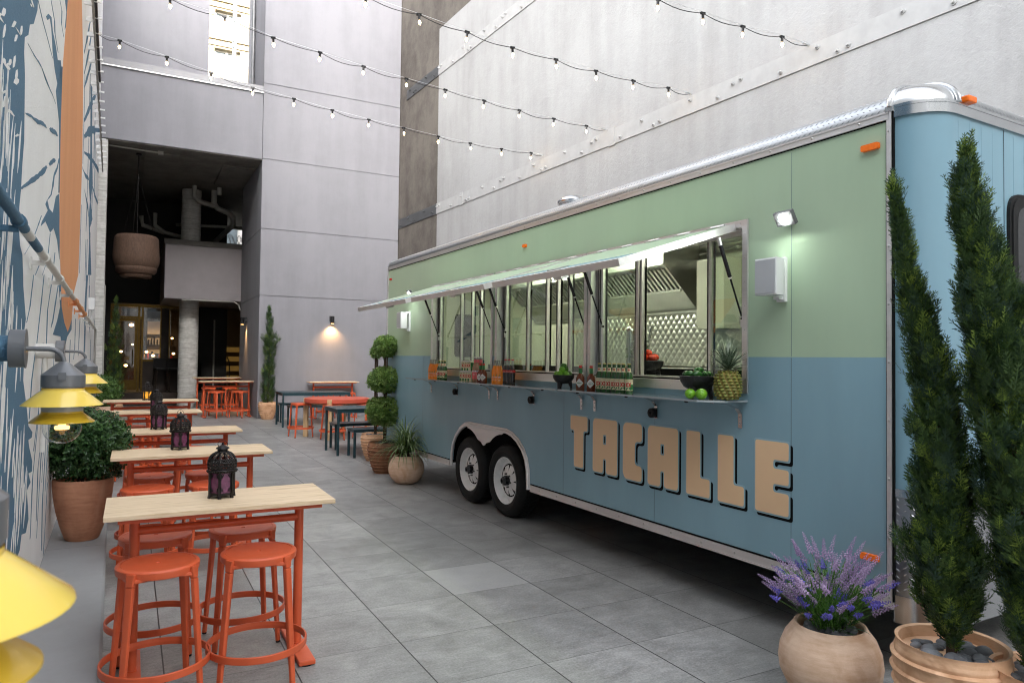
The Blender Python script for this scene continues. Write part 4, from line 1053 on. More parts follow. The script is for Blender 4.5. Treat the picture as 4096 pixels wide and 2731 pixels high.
# wheels
def wheel(s):
    c = (3.60, s, .375)
    Xr = Matrix.Translation(Vector(c)) @ Matrix.Rotation(R(-90), 4, 'Y') @ Matrix.Identity(4)
    # lathe axis z -> points outwards (-p)
    Xr = Matrix.Translation(Vector(c)) @ Matrix.Rotation(R(-90), 4, 'Y')
    g = T(); g.X = Xr
    g.lathe([(.238, -.01), (.25, .006), (.29, .018), (.33, .014), (.352, .002), (.366, -.02), (.3745, -.04), (.3745, -.19), (.36, -.215), (.30, -.22), (.24, -.2)], (0, 0, 0), 56)
    g.lathe([(.30, .0175), (.303, .0205), (.306, .0175)], (0, 0, 0), 56)
    for k in range(56):
        a = 2 * PI * k / 56
        for z0, z1 in ((-.045, -.10), (-.12, -.185)):
            g.bar((.3755 * cos(a), .3755 * sin(a), z0), (.3755 * cos(a + .05), .3755 * sin(a + .05), z1), .014, .006, 0, (cos(a), sin(a), 0))
    o = g.obj('wheel', MT['rubber'], truck)
    g = T(); g.X = Xr
    g.lathe([(.239, -.012), (.243, -.002), (.238, .002), (.230, -.002), (.222, -.02), (.214, -.03), (.205, -.05), (.20, -.06), (.172, -.064)], (0, 0, 0), 56)
    # disc with eight triangular openings
    N = 8
    def ringpt(r, a, z): return (r * cos(a), r * sin(a), z)
    for k in range(N):
        a0 = 2 * PI * k / N; da = 2 * PI / N
        ro, ri = .172, .075
        def zz(r): return -.064 + (.172 - r) * .28
        h = da * .14
        sub = 6
        # spoke between openings k and k+1: fill from a0+h to a0+da-h at rim; widening inwards
        for q in range(sub):
            t0, t1 = q / sub, (q + 1) / sub
            r0, r1 = ro - (ro - ri) * t0, ro - (ro - ri) * t1
            def half(r):    # half angular width of opening at radius r
                if r > .158 or r < .098: return 0
                return h * (r - .095) / (.158 - .095)
            h0, h1 = half(r0), half(r1)
            vs = [ringpt(r0, a0 + h0, zz(r0)), ringpt(r0, a0 + da / 2, zz(r0)), ringpt(r0, a0 + da - h0, zz(r0)), ringpt(r1, a0 + h1, zz(r1)), ringpt(r1, a0 + da / 2, zz(r1)), ringpt(r1, a0 + da - h1, zz(r1))]
            g.add(vs, [(0, 1, 4, 3), (1, 2, 5, 4)], 0, False)
    g.lathe([(.078, -.038), (.06, -.034), (.052, -.034)], (0, 0, 0), 24)
    rim = g.obj('rim', MT['rim'], o)
    g = T(); g.X = Xr
    g.cyl((0, 0, -.06), (0, 0, .0), .053, .050, 24, 0); g.cyl((0, 0, 0), (0, 0, .035), .033, .031, 20, 1); g.cyl((0, 0, .035), (0, 0, .0355), .02, seg=16, mat=2); g.cyl((0, 0, -.16), (0, 0, -.06), .17, seg=24, mat=2)
    for k in range(6):
        a = 2 * PI * k / 6 + .3; g.cyl((.068 * cos(a), .068 * sin(a), -.036), (.068 * cos(a), .068 * sin(a), -.012), .010, .008, 6, 1)
    g.obj('hub', [MT['black_gloss'], MT['steel_dark'], MT['black_seam']], o)
wheel(6.45); wheel(7.29)

# lettering --------------------------------------------------------------
def glyph(name, poly, hole, r, s0):
    """poly in (right, up) metres from glyph's lower left; mirrored to the along axis (right = towards the camera end)"""
    def put(pl, hl, grow, du, dv, depth, mat, nm, par):
        def off(pl, d):
            n = len(pl); out = []
            for i in range(n):
                p = Vector(pl[i]); a = (p - Vector(pl[i - 1])).normalized(); b = (Vector(pl[(i + 1) % n]) - p).normalized()
                na = Vector((a.y, -a.x)); nb = Vector((b.y, -b.x)); k = na + nb; k = k / max(.3, (1 + na.dot(nb)))
                q = p + k * d; out.append((q.x, q.y))
            return out
        cu = bpy.data.curves.new(nm, 'CURVE'); cu.dimensions = '2D'; cu.fill_mode = 'BOTH'; cu.extrude = .0008
        polys = [rounded(off(pl, grow), r, 5)]
        if hl: polys.append(rounded(off(hl, grow), .008, 3))
        for P in polys:
            sp = cu.splines.new('POLY'); sp.points.add(len(P) - 1)
            for pt, (x, y) in zip(sp.points, P): pt.co = (x + du, y + dv, 0, 1)
            sp.use_cyclic_u = True
        tmp = bpy.data.objects.new('tmp', cu); COL.objects.link(tmp)
        bpy.context.view_layer.update()
        me = bpy.data.meshes.new_from_object(tmp.evaluated_get(bpy.context.evaluated_depsgraph_get()))
        bpy.data.objects.remove(tmp); me.name = nm; me.materials.clear(); me.materials.append(mat)
        o = bpy.data.objects.new(nm, me); COL.objects.link(o); o.parent = par
        return o
    L = put(poly, hole, 0, 0, 0, 0, MT['tan'], 'letter', truck)
    # local axes: x -> -along, y -> z, z -> outwards(-p)
    L.matrix_local = Matrix(((0, 0, -1, F - .0045 - TO[0]), (-1, 0, 0, s0 - TO[1]), (0, 1, 0, .705), (0, 0, 0, 1)))
    b = put(poly, hole, .011, 0, 0, 0, MT['blue_line'], 'letter_outline', L); b.location = (0, 0, -.0018)
    c = put(poly, hole, .008, .020, -.020, 0, MT['black_seam'], 'letter_shadow', L); c.location = (0, 0, -.0035)
def q(w, h=.442): return w
H_ = .442
def Tg(w): sw = .137; a = (w - sw) / 2; return [(a, 0), (a + sw, 0), (a + sw, .318), (w, .318), (w, H_), (0, H_), (0, .318), (a, .318)]
def Ag(w): return [(0, 0), (w / 2 - .022, 0), (w / 2 - .022, .118), (w / 2 + .018, .118), (w / 2 + .018, 0), (w, 0), (w, H_), (.02, H_), (0, H_ - .03)]
def Ah(w): return [(w / 2 - .022, .235), (w / 2 - .022, .315), (w / 2 + .018, .315), (w / 2 + .018, .235)]
def Cg(w): return [(.03, 0), (w, 0), (w, .118), (.145, .118), (.145, .302), (w, .302), (w, H_), (.03, H_), (0, H_ - .03), (0, .04)]
def Lg(w, sw): return [(0, 0), (w, 0), (w, .125), (sw, .125), (sw, H_), (0, H_)]
def Eg(w): return [(0, 0), (w, 0), (w, .135), (.138, .135), (.138, .185), (w, .185), (w, .278), (.138, .278), (.138, .332), (w, .332), (w, H_), (0, H_)]
glyph('T', Tg(.253), None, .022, 5.196)
glyph('A', Ag(.327), [p for p in Ah(.327)][::-1] if 0 else [(x, y) for x, y in Ah(.327)][::1], .03, 4.862)
glyph('C', Cg(.228), None, .035, 4.460)
glyph('A', Ag(.327), Ah(.327), .03, 4.163)
glyph('L', Lg(.222, .132), None, .018, 3.750)
glyph('L', Lg(.223, .136), None, .018, 3.453)
glyph('E', Eg(.252), None, .018, 3.137)

# windows ----------------------------------------------------------------
WIN = [(3.20, 4.943), (4.957, 6.62), (6.675, 8.334)]
MUL = [[(3.605, 3.635), (4.335, 4.365), (4.385, 4.42)], [(5.335, 5.365), (5.53, 5.56), (5.72, 5.75), (6.08, 6.11)], [(7.11, 7.14), (7.33, 7.355), (7.62, 7.65)]]
GL = [[(3.25, 3.60), (4.43, 4.86)], [(4.99, 5.33), (5.765, 6.07), (6.12, 6.55)], [(6.72, 7.10), (7.15, 7.62), (7.66, 8.27)]]
for (a, b), mu, gl in zip(WIN, MUL, GL):
    g = T()
    Z0, Z1 = 1.43, 2.553
    o0, o1 = F - .012, F + .002
    g.box(o0, o1, a, a + .043, Z0, Z1); g.box(o0, o1, b - .043, b, Z0, Z1); g.box(o0, o1, a + .043, b - .043, Z0, Z0 + .068); g.box(o0, o1, a + .043, b - .043, Z1 - .045, Z1)
    # reveal
    g.box(F + .004, 3.70, a + .030, a + .036, 1.50, 2.50); g.box(F + .004, 3.70, b - .036, b - .030, 1.50, 2.50); g.box(F + .004, 3.70, a + .036, b - .036, 1.492, 1.5); g.box(F + .004, 3.70, a + .036, b - .036, 2.50, 2.508)
    for zz in (Z0 + .03, Z1 - .02):
        for k in range(11): g.ball((o0, a + .06 + (b - a - .12) * k / 10, zz), .0045, 6, 4, 1)
    for s in (a + .02, b - .02):
        for k in range(7): g.ball((o0, s, Z0 + .1 + k * .155), .0045, 6, 4, 1)
    wf = g.obj('window_frame', [MT['alu'], MT['screw']], truck)
    g = T()
    for c, d in [(a + .036, a + .075), (b - .10, b - .06), (b - .05, b - .036)] + mu:
        g.box(3.635, 3.665, c, d, 1.50, 2.50, 0); g.box(3.667, 3.68, c - .008, c, 1.50, 2.50, 1); g.box(3.632, 3.635, d - .012, d - .006, 1.5, 2.5, 1)
    g.box(3.62, 3.69, a + .036, b - .036, 1.5, 1.522, 0); g.box(3.60, 3.62, a + .036, b - .036, 1.5, 1.51, 1); g.box(3.62, 3.69, a + .036, b - .036, 2.47, 2.5, 0)
    g.obj('sliding_sash', [MT['alu'], MT['black_seam']], wf)
    for c, d in gl:
        g = T(); g.box(3.648, 3.652, c, d, 1.522, 2.47); g.obj('pane', MT['pane'], wf)
# awnings
AW = [(3.295, 4.876), (5.02, 6.587), (6.739, 8.304)]
hp, hz = 3.548, 2.512; op, oz = 2.59, 2.206
dv = Vector((op - hp, 0, oz - hz)); Ld = dv.length; dv.normalize(); nv = Vector((dv.z, 0, -dv.x)); nv = nv if nv.z > 0 else -nv
def ap(l, s, h): q = Vector((hp, s, hz)) + dv * l + nv * h; return (q.x, s, q.z)
def abox(g, l0, l1, s0, s1, h0, h1, mat=0):
    c = [ap(l, s, h) for h in (h0, h1) for l, s in ((l0, s0), (l1, s0), (l1, s1), (l0, s1))]
    g.add(c, [(0, 3, 2, 1), (4, 5, 6, 7), (0, 1, 5, 4), (1, 2, 6, 5), (2, 3, 7, 6), (3, 0, 4, 7)], mat)
for i, ((a, b), (wa, wb)) in enumerate(zip(AW, WIN)):
    a2, b2 = a, b
    g = T(); abox(g, .03, .80, a2 + .02, b2 - .02, .018, .022); aw = g.obj('awning', MT['green_panel'], truck)
    g = T(); abox(g, .80, Ld - .03, a2 + .02, b2 - .02, .018, .022); g.obj('awning_blue_strip', MT['blue_panel'], aw)
    g = T(); abox(g, .03, Ld - .03, a2 + .02, b2 - .02, -.020, -.016, 0)
    abox(g, Ld - .03, Ld, a2, b2, -.022, .024); abox(g, 0, .03, a2, b2, -.022, .024); abox(g, .03, Ld - .03, a2, a2 + .02, -.022, .024); abox(g, .03, Ld - .03, b2 - .02, b2, -.022, .024)
    for k in range(5):
        s = a2 + .15 + (b2 - a2 - .3) * k / 4; abox(g, -.02, .05, s - .06, s + .06, .025, .030); g.tube([ap(0, s - .06, .028), ap(0, s + .06, .028)], .007, 6)
    abox(g, Ld - .16, Ld - .05, (a2 + b2) / 2 - .06, (a2 + b2) / 2 + .06, .022, .03, 1); abox(g, Ld - .14, Ld - .08, (a2 + b2) / 2 - .05, (a2 + b2) / 2 + .05, -.05, -.022, 1)
    g.obj('awning_frame', [MT['alu'], MT['screw']], aw)
    for s in (wa + .07, wb - .17):
        g = T(); B0 = Vector((3.585, s, 1.915)); T0 = Vector(ap(.20, s, -.03)); mid = B0.lerp(T0, .52)
        g.cyl(B0, mid, .0062, seg=8, mat=0); g.cyl(mid, T0, .013, seg=10, mat=0); g.ball(B0, .013, 8, 6, 0); g.cyl(mid, mid + (B0 - mid).normalized() * .012, .011, seg=8, mat=1)
        g.box(3.575, 3.60, s - .006, s + .006, 1.86, 1.95, 1); g.cyl(T0 - (T0 - mid).normalized() * .05, T0, .0135, seg=10, mat=1)
        g.obj('gas_strut', [MT['black_gloss'], MT['alu']], aw)
# serving shelf
for a, b in ((3.2, 4.93), (4.96, 6.62), (6.66, 8.40)):
    g = T(); ch = .13 if a < 3.3 else 0
    pl = [(F - .003, a), (F - .003, b), (3.245, b), (3.245, a + ch), (3.245 + ch * .9, a)] if ch else [(F - .003, a), (F - .003, b), (3.245, b), (3.245, a)]
    g.prism(pl, lambda u, v, t: (u, v, t), 1.376, 1.388, 0)
    sh = g.obj('shelf', MT['shelf_top'], truck, .002)
    g = T()
    for k in range(3): g.cyl((3.27 + .0, a + .25 + (b - a - .5) * k / 2, 1.365), (3.27, a + .25 + (b - a - .5) * k / 2, 1.376), .012, seg=8)
    g.obj('shelf_button', MT['rubber'], sh)
for s, bum in ((3.26, 0), (4.07, 1), (4.84, 0), (5.03, 0), (5.82, 1), (6.55, 0), (6.74, 0), (7.54, 1), (8.31, 0)):
    g = T(); pts = [(F - .004, 1.21), (F - .006, 1.30), (3.53, 1.335), (3.45, 1.365), (3.31, 1.373)]
    for i in range(4): a, b = pts[i], pts[i + 1]; g.bar((a[0], s, a[1]), (b[0], s, b[1]), .035, .006, 0, (0, 1, 0)) if 0 else g.add([(a[0], s - .016, a[1]), (a[0], s + .016, a[1]), (b[0], s + .016, b[1]), (b[0], s - .016, b[1]), (a[0] - .004, s - .016, a[1] - .005), (a[0] - .004, s + .016, a[1] - .005), (b[0] - .004, s + .016, b[1] - .005), (b[0] - .004, s - .016, b[1] - .005)], [(0, 1, 2, 3), (7, 6, 5, 4), (0, 4, 5, 1), (2, 6, 7, 3), (1, 5, 6, 2), (0, 3, 7, 4)])
    for z in (1.235, 1.275): g.ball((F - .009, s, z), .005, 6, 4)
    g.obj('shelf_bracket', MT['alu_bright'], truck)
    if bum:
        g = T(); g.X = Matrix.Translation((F - .012, s + .02, 1.245)) @ Matrix.Rotation(R(-90), 4, 'Y')
        g.lathe([(.0001, .022), (.012, .022), (.014, .036), (.030, .036), (.036, .03), (.037, .005), (.034, 0), (.0001, 0)], (0, 0, 0), 20)
        g.obj('rubber_bumper', MT['rubber'], truck)
# markers, floodlights, speakers
def marker(s, z, w, h, m, nm='marker_light'):
    g = T(); g.prism(rounded([(s - w / 2, z - h / 2), (s + w / 2, z - h / 2), (s + w / 2, z + h / 2), (s - w / 2, z + h / 2)], h * .25, 3), fpl, F - .022, F)
    g.obj(nm, m, truck, .005)
marker(2.355, 2.80, .10, .034, MT['amber']); marker(6.022, 2.756, .06, .028, MT['amber']); marker(2.36, .60, .10, .034, MT['amber']); marker(9.86, 2.78, .05, .026, MT['red_lens'])
g = T(); g.box(3.70 + .12, 3.90, 1.985, 2.03, 2.99, 3.025); g.obj('marker_light', MT['amber'], truck, .008)
for s, z in ((2.86, 2.49), (8.94, 2.50)):
    g = T(); X = Matrix.Translation((3.49, s, z)) @ Matrix.Rotation(R(-32), 4, 'Y'); g.X = X
    g.box(-.008, .022, -.065, .065, -.045, .045)
    g.X = Matrix.Identity(4); g.box(3.49, F, s - .02, s + .02, z - .01, z + .012)
    fl = g.obj('floodlight', MT['flashing'], truck, .003)
    g = T(); g.X = X; g.cyl((-.0085, 0, 0), (-.014, 0, 0), .026, seg=20); g.obj('led_panel', MT['led'], fl)
for s in (2.93, 9.10):
    g = T(); g.prism([(3.405, s - .08), (3.405, s + .08), (3.50, s + .06), (3.515, s + .03), (3.515, s - .03), (3.50, s - .06)], lambda u, v, t: (u, v, t), 2.035, 2.255)
    sp = g.obj('speaker', MT['white_plastic'], truck, .008)
    g = T(); g.box(3.400, 3.4045, s - .073, s + .073, 2.045, 2.245); g.obj('grille', MT['grille'], sp)
    g = T(); g.box(3.54, F, s - .03, s + .03, 2.0, 2.27); g.box(3.50, 3.55, s - .02, s + .02, 2.24, 2.262); g.box(3.50, 3.55, s - .02, s + .02, 2.012, 2.03); g.obj('bracket', MT['white_plastic'], sp)
# front window
g = T(); fr = lambda u, v, t: (u, t, v)
g.prism(rounded([(4.275, 1.75), (5.15, 1.75), (5.15, 2.58), (4.275, 2.58)], .12, 6), fr, 2.012, 2.03); g.prism(rounded([(4.295, 1.77), (5.13, 1.77), (5.13, 2.56), (4.295, 2.56)], .11, 6), fr, 2.004, 2.012)
fw = g.obj('front_window', MT['rubber'], truck)
g = T(); g.prism(rounded([(4.34, 1.82), (5.08, 1.82), (5.08, 2.51), (4.34, 2.51)], .09, 6), fr, 2.0025, 2.004); g.obj('glass', MT['dark_glass'], fw)
# interior ----------------------------------------------------------------
g = T()
g.box(5.30, 5.32, 2.3, 9.7, .5, 2.9); g.box(3.62, 5.30, 9.66, 9.68, .5, 2.9); g.box(3.62, 5.30, 2.32, 2.34, .5, 2.9); g.box(3.61, 5.30, 2.34, 9.66, 2.86, 2.88)
g.box(3.605, 3.615, 2.34, 3.2, 1.02, 2.86); g.box(3.605, 3.615, 8.34, 9.66, 1.02, 2.86); g.box(3.605, 3.615, 3.2, 8.34, 1.02, 1.425); g.box(3.605, 3.615, 3.2, 8.34, 2.56, 2.86)
g.box(3.62, 5.3, 2.34, 9.66, 1.0, 1.02)
g.obj('interior_lining', MT['in_wall'], truck)
hood = T(); hood.prism([(4.80, 2.86), (4.80, 2.615), (5.29, 2.145), (5.29, 2.86)], lambda u, v, t: (u, t, v), 5.4, 5.42)
hood.prism([(4.80, 2.86), (4.80, 2.615), (5.29, 2.145), (5.29, 2.86)], lambda u, v, t: (u, t, v), 8.6, 8.62)
hood.box(4.80, 4.815, 5.42, 8.6, 2.60, 2.86); hood.add([(4.815, 5.42, 2.63), (4.815, 8.6, 2.63), (5.29, 8.6, 2.175), (5.29, 5.42, 2.175)], [(0, 1, 2, 3)])
ho = hood.obj('range_hood', MT['steel_in'], truck)
g = T()
for k in range(48):
    s = 5.46 + k * .064
    g.bar((4.85, s, 2.565), (5.05, s, 2.375), .030, .022, 0, (-.69, 0, -.72)); 
g.box(5.05, 5.07, 5.42, 8.6, 2.35, 2.372, 0)
g.obj('baffle_filter', MT['steel_in'], ho)
# quilted backsplash as a real relief
g = T(); s0, s1, z0, z1 = 4.4, 7.6, 1.585, 2.14; st = .0065
ns, nz = int((s1 - s0) / st), int((z1 - z0) / st); vs = []
for j in range(nz + 1):
    for i in range(ns + 1):
        s = s0 + i * st; z = z0 + j * st
        u = (s / .043 + z / .052); v = (s / .043 - z / .052)
        h = min(1, 2.2 * abs(sin(PI * u / 2))) * min(1, 2.2 * abs(sin(PI * v / 2)))
        h = (abs(sin(PI * u / 2)) * abs(sin(PI * v / 2))) ** .45
        vs.append((5.285 - .010 * h, s, z))
g.add(vs, [(j * (ns + 1) + i, j * (ns + 1) + i + 1, (j + 1) * (ns + 1) + i + 1, (j + 1) * (ns + 1) + i) for j in range(nz) for i in range(ns)], 0, True)
g.box(5.262, 5.29, 4.0, 8.6, 2.14, 2.165, 0)
g.obj('quilted_backsplash', MT['steel_in'], truck)
g = T(); g.box(4.65, 5.29, 2.6, 8.8, 1.50, 1.565, 0); g.box(4.70, 5.25, 2.6, 8.8, .55, 1.45, 0); g.box(4.62, 4.65, 2.6, 8.8, 1.47, 1.56, 1)
g.box(3.72, 4.15, 4.3, 8.6, 1.44, 1.47, 0); g.box(3.72, 4.10, 4.4, 8.5, .55, 1.44, 1)
g.box(4.2, 4.6, 4.5, 5.4, 1.3, 1.5, 1)
g.obj('counter', [MT['steel_in'], MT['black_seam']], truck)
g = T(); g.box(5.05, 5.285, 4.83, 5.19, 1.95, 2.63); 
for z in (1.97, 2.61): 
    for s in (4.86, 5.16): g.ball((5.05, s, z), .006, 6, 4)
g.obj('wall_cabinet', MT['in_cab'], truck, .003)
g = T(); g.box(5.0, 5.285, 3.3, 4.6, 2.03, 2.05); g.box(5.0, 5.02, 3.3, 4.6, 1.98, 2.03)
for s, h in ((3.4, .1), (3.6, .14), (3.85, .08), (4.2, .12)): g.box(5.05, 5.2, s, s + .16, 2.05, 2.05 + h)
g.obj('wall_shelf', MT['steel_in'], truck)
g = T(); g.tube([(5.2, 5.3, 2.72), (5.2, 4.75, 2.74), (5.2, 4.3, 2.74)], .016, 8); g.tube([(5.1, 5.2, 2.78), (5.1, 4.4, 2.78)], .016, 8); g.tube([(5.26, 4.5, 2.8), (5.26, 4.5, 2.55)], .012, 8); g.box(5.22, 5.28, 4.44, 4.56, 2.42, 2.55); g.ball((5.2, 5.0, 2.73), .03, 8, 6); g.ball((5.2, 4.8, 2.74), .028, 8, 6)
g.obj('gas_pipe', MT['steel_in'], truck)
g = T(); g.cyl((4.05, 4.98, 1.47), (4.05, 4.98, 1.90), .038, seg=20); g.cyl((4.05, 4.98, 1.90), (4.03, 4.98, 1.93), .038, .02, seg=20)
for s in (4.98,):
    for k, dz in ((0, 1.80),):
        g.tube([(4.03, 4.95, dz), (4.02, 4.87, dz)], .009, 8); g.tube([(4.02, 4.87, dz), (4.02, 4.86, dz - .05)], .006, 8); g.tube([(4.02, 4.88, dz + .01), (4.02, 4.86, dz + .12)], [.008, .016], 8)
g.tube([(4.03, 4.75, 1.47), (4.03, 4.75, 1.8), (4.02, 4.68, 1.8)], .012, 8); g.tube([(4.02, 4.69, 1.8), (4.02, 4.66, 1.92)], [.008, .016], 8); g.tube([(4.02, 4.68, 1.8), (4.02, 4.68, 1.75)], .006, 8)
g.obj('beer_tap', MT['alu_bright'], truck)
g = T(); g.prism(rounded([(4.50, 1.66), (4.84, 1.66), (4.84, 2.30), (4.50, 2.30)], .06, 5), lambda u, v, t: (u, t, v), 9.645, 9.66); rw = g.obj('rear_window', MT['rubber'], truck)
g = T(); g.prism(rounded([(4.54, 1.70), (4.80, 1.70), (4.80, 2.26), (4.54, 2.26)], .05, 5), lambda u, v, t: (u, t, v), 9.64, 9.645); g.obj('glass', MT['dark_glass'], rw)
g = T()
for a, b in ((3.3, 4.5), (5.6, 6.8), (7.6, 8.8)): g.box(4.25, 4.32, a, b, 2.825, 2.85)
g.obj('ceiling_tube', MT['tube'], truck)
# ------------------------------------------------------------------ bar tables and stools
def bar_table(label, cx, cy, L, h=.866, D=.54, group='orange bar tables with pale wood tops'):
    t = thing('bar_table', label, 'table', (cx, cy, 0), 0, group)
    g = MB(); g.box(-L / 2, L / 2, -D / 2, D / 2, h - .023, h); g.obj('tabletop', MT['ash'], t, .002)
    lx = L / 2 - .135
    g = MB(); g.box(-lx - .07, lx + .07, -.04, .04, h - .034, h - .0235); 
    for s in (-1, 1): g.box(s * lx - .03, s * lx + .03, -D / 2 + .05, D / 2 - .05, h - .034, h - .024)
    g.box(-lx - .075, lx + .075, -D / 2 + .045, -D / 2 + .06, h - .048, h - .0235); g.box(-lx - .075, lx + .075, D / 2 - .06, D / 2 - .045, h - .048, h - .0235)
    g.obj('top_frame', MT['orange'], t)
    g = MB(); g.cyl((-lx, 0, h * .845), (lx, 0, h * .845), .021, seg=14); g.obj('crossbar', MT['orange'], t)
    for s in (-1, 1):
        g = MB(); g.cyl((s * lx, 0, .028), (s * lx, 0, h - .034), .0245, seg=18); g.cyl((s * lx, 0, .028), (s * lx, 0, .036), .028, seg=18); g.obj('leg', MT['orange'], t)
        g = MB(); g.box(s * lx - .043, s * lx + .043, -.28, .28, .006, .030); fo = g.obj('foot', MT['orange'], t, .004)
        g = MB()
        for y in (-.25, .25): g.cyl((s * lx, y, 0), (s * lx, y, .006), .03, seg=12)
        g.obj('rubber_pad', MT['rubber'], fo)
    return t
TB = [('nearest the camera, with the largest purple lantern on it', .448, 4.11, 1.09), ('second nearest the camera', .46, 6.28, 1.15), ('third from the camera', .455, 8.12, 1.18),
      ('fourth from the camera', .275, 10.95, 1.235), ('farthest of the left row, holding the amber lantern', .335, 13.7, 1.45)]
for lab, x, y, L in TB: bar_table('wood-topped orange bar table, ' + lab, x, y, L, .866 if y < 10 else .862)
bar_table('orange bar table with wood top inside the recess, front one of two', 2.30, 20.5, 1.40, .965)
bar_table('orange bar table with wood top inside the recess, rear one of two', 2.31, 23.0, 1.36, .99)
bar_table('orange bar table pushed against the grey back wall under the glowing sconce', 4.86, 19.27, 1.32, .975, .45)

def make_stool():
    t = thing('bar_stool', 'x', 'stool', (0, 0, 0), 0, 'round orange bar stools')
    h = .64
    g = MB(); prof = [(.0001, -.007), (.010, -.007), (.012, -.0035), (.05, -.0035), (.12, -.0015), (.160, 0), (.1615, -.0018), (.163, .0008), (.178, -.0005), (.184, -.006), (.185, -.014), (.182, -.036), (.176, -.040), (.16, -.038), (.15, -.02), (.0001, -.02)]
    g.lathe(prof, (0, 0, h), 56); g.obj('seat', MT['orange'], t)
    legs = []
    for k in range(4):
        a = R(45 + 90 * k); ca, sa = cos(a), sin(a)
        g = MB()
        tp = Vector((ca * .176, sa * .176, h - .010)); t2 = Vector((ca * .192, sa * .192, h - .065)); bt = Vector((ca * .240, sa * .240, .008))
        up = (-ca, -sa, 0)
        g.bar(t2, bt, .036, .022, 0, up, .028, .018)
        g.bar(tp, t2, .048, .045, 0, up, .034, .021)
        # small gusset arms running under the rim
        for sgn in (-1, 1):
            b1 = a + sgn * R(22); g.bar(Vector((cos(b1) * .170, sin(b1) * .170, h - .034)), t2 + Vector((0, 0, .022)), .018, .010, 0, up, .020, .020)
        l = g.obj('leg', MT['orange'], t, .005)
        g = MB(); g.cyl(bt - Vector((0, 0, .008)), bt + Vector((0, 0, .001)), .012, seg=10); g.obj('foot_cap', MT['rubber'], l)
    g = MB(); z = .175; ro, ri = .2435, .2325; n = 64
    g.lathe([(ri, z), (ri + .002, z + .0175), (ro - .002, z + .0175), (ro, z + .015), (ro, z - .015), (ro - .002, z - .0175), (ri + .002, z - .0175), (ri, z)], (0, 0, 0), n)
    ring = g.obj('footrest_ring', MT['orange'], t)
    g = MB()
    for k in range(4): a = R(45 + 90 * k); g.cyl((cos(a) * .2300, sin(a) * .2300, z), (cos(a) * .2255, sin(a) * .2255, z), .0065, seg=10)
    g.obj('bolt', MT['rubber'], ring)
    return t
stool = make_stool(); used = [0]
def put_stool(x, y, rz, label, z=0, grp='round orange bar stools', sc=None):
    if not used[0]:
        stool.location = (x, y, z); stool.rotation_euler = (0, 0, rz); stool['label'] = label; stool['group'] = grp; used[0] = 1; 
        if sc: stool.scale = (sc, sc, sc)
        return stool
    return dup(stool, (x, y, z), rz, label, grp, (sc, sc, sc) if sc else None)
names = ['nearest bar table', 'second bar table', 'third bar table', 'fourth bar table', 'fifth bar table']
for i, (lab, x, y, L) in enumerate(TB):
    fr = y - .285; bk = y + .30
    for j, (sx, sy, w) in enumerate(((.135, fr, 'left stool on the camera side'), (.60, fr + .005, 'right stool on the camera side'), (.155, bk, 'left stool on the far side'), (.61, bk - .01, 'right stool on the far side'))):
        if i == 3: sx -= .12
        if i == 4: sx += .0
        put_stool(sx + rnd.uniform(-.012, .012), sy + rnd.uniform(-.015, .015), R([3, -6, -2, 4][j]) + rnd.uniform(-.08, .08), 'orange round-seat bar stool, %s of the %s' % (w, names[i]))
for k, (x, y, w) in enumerate(((2.03, 20.18, 'front left'), (2.60, 20.16, 'front right'), (2.0, 20.85, 'back left'), (2.56, 20.85, 'back right'))):
    put_stool(x, y, R(40 + 11 * k), 'orange bar stool at the front table inside the recess, %s one' % w, sc=1.1)
for k, (x, w) in enumerate(((2.05, 'left'), (2.62, 'right'))): put_stool(x, 22.65, R(10 * k), 'orange bar stool deep in the recess under the rear table, %s one' % w, sc=1.1)
put_stool(5.18, 18.98, R(20), 'orange bar stool before the bar table against the grey wall, right one', sc=1.08)
put_stool(4.60, 18.98, R(50), 'orange bar stool before the bar table against the grey wall, left one', sc=1.08)
put_stool(3.10, 14.86, R(10), 'orange stool tucked in at the left side of the round red table', sc=1.08)
put_stool(3.55, 14.05, R(2), 'orange stool tucked in at the front of the round red table', sc=1.08)
put_stool(4.25, 14.15, R(30), 'orange stool at the right of the round red table, mostly behind the topiary', sc=1.08)

# round table
t = thing('round_table', 'round table with chipped thick red top and square pale wood legs', 'table', (3.76, 14.56, 0), R(18))
g = MB(); g.lathe([(.0001, .80), (.64, .80), (.648, .792), (.648, .722), (.64, .715), (.0001, .715)], (0, 0, 0), 64); g.obj('tabletop', MT['round_red'], t)
for k in range(4):
    a = R(45 + 90 * k + 180); g = MB(); g.X = Matrix.Rotation(a, 4, 'Z'); g.box(.585, .675, -.045, .045, 0, .798); g.obj('leg', MT['pine'], t, .006)
g = MB(); g.X = Matrix.Rotation(R(45), 4, 'Z'); g.box(-.585, .585, -.02, .02, .66, .714); g.X = Matrix.Rotation(R(135), 4, 'Z'); g.box(-.585, .585, -.02, .02, .655, .7135); g.obj('apron', MT['pine'], t)

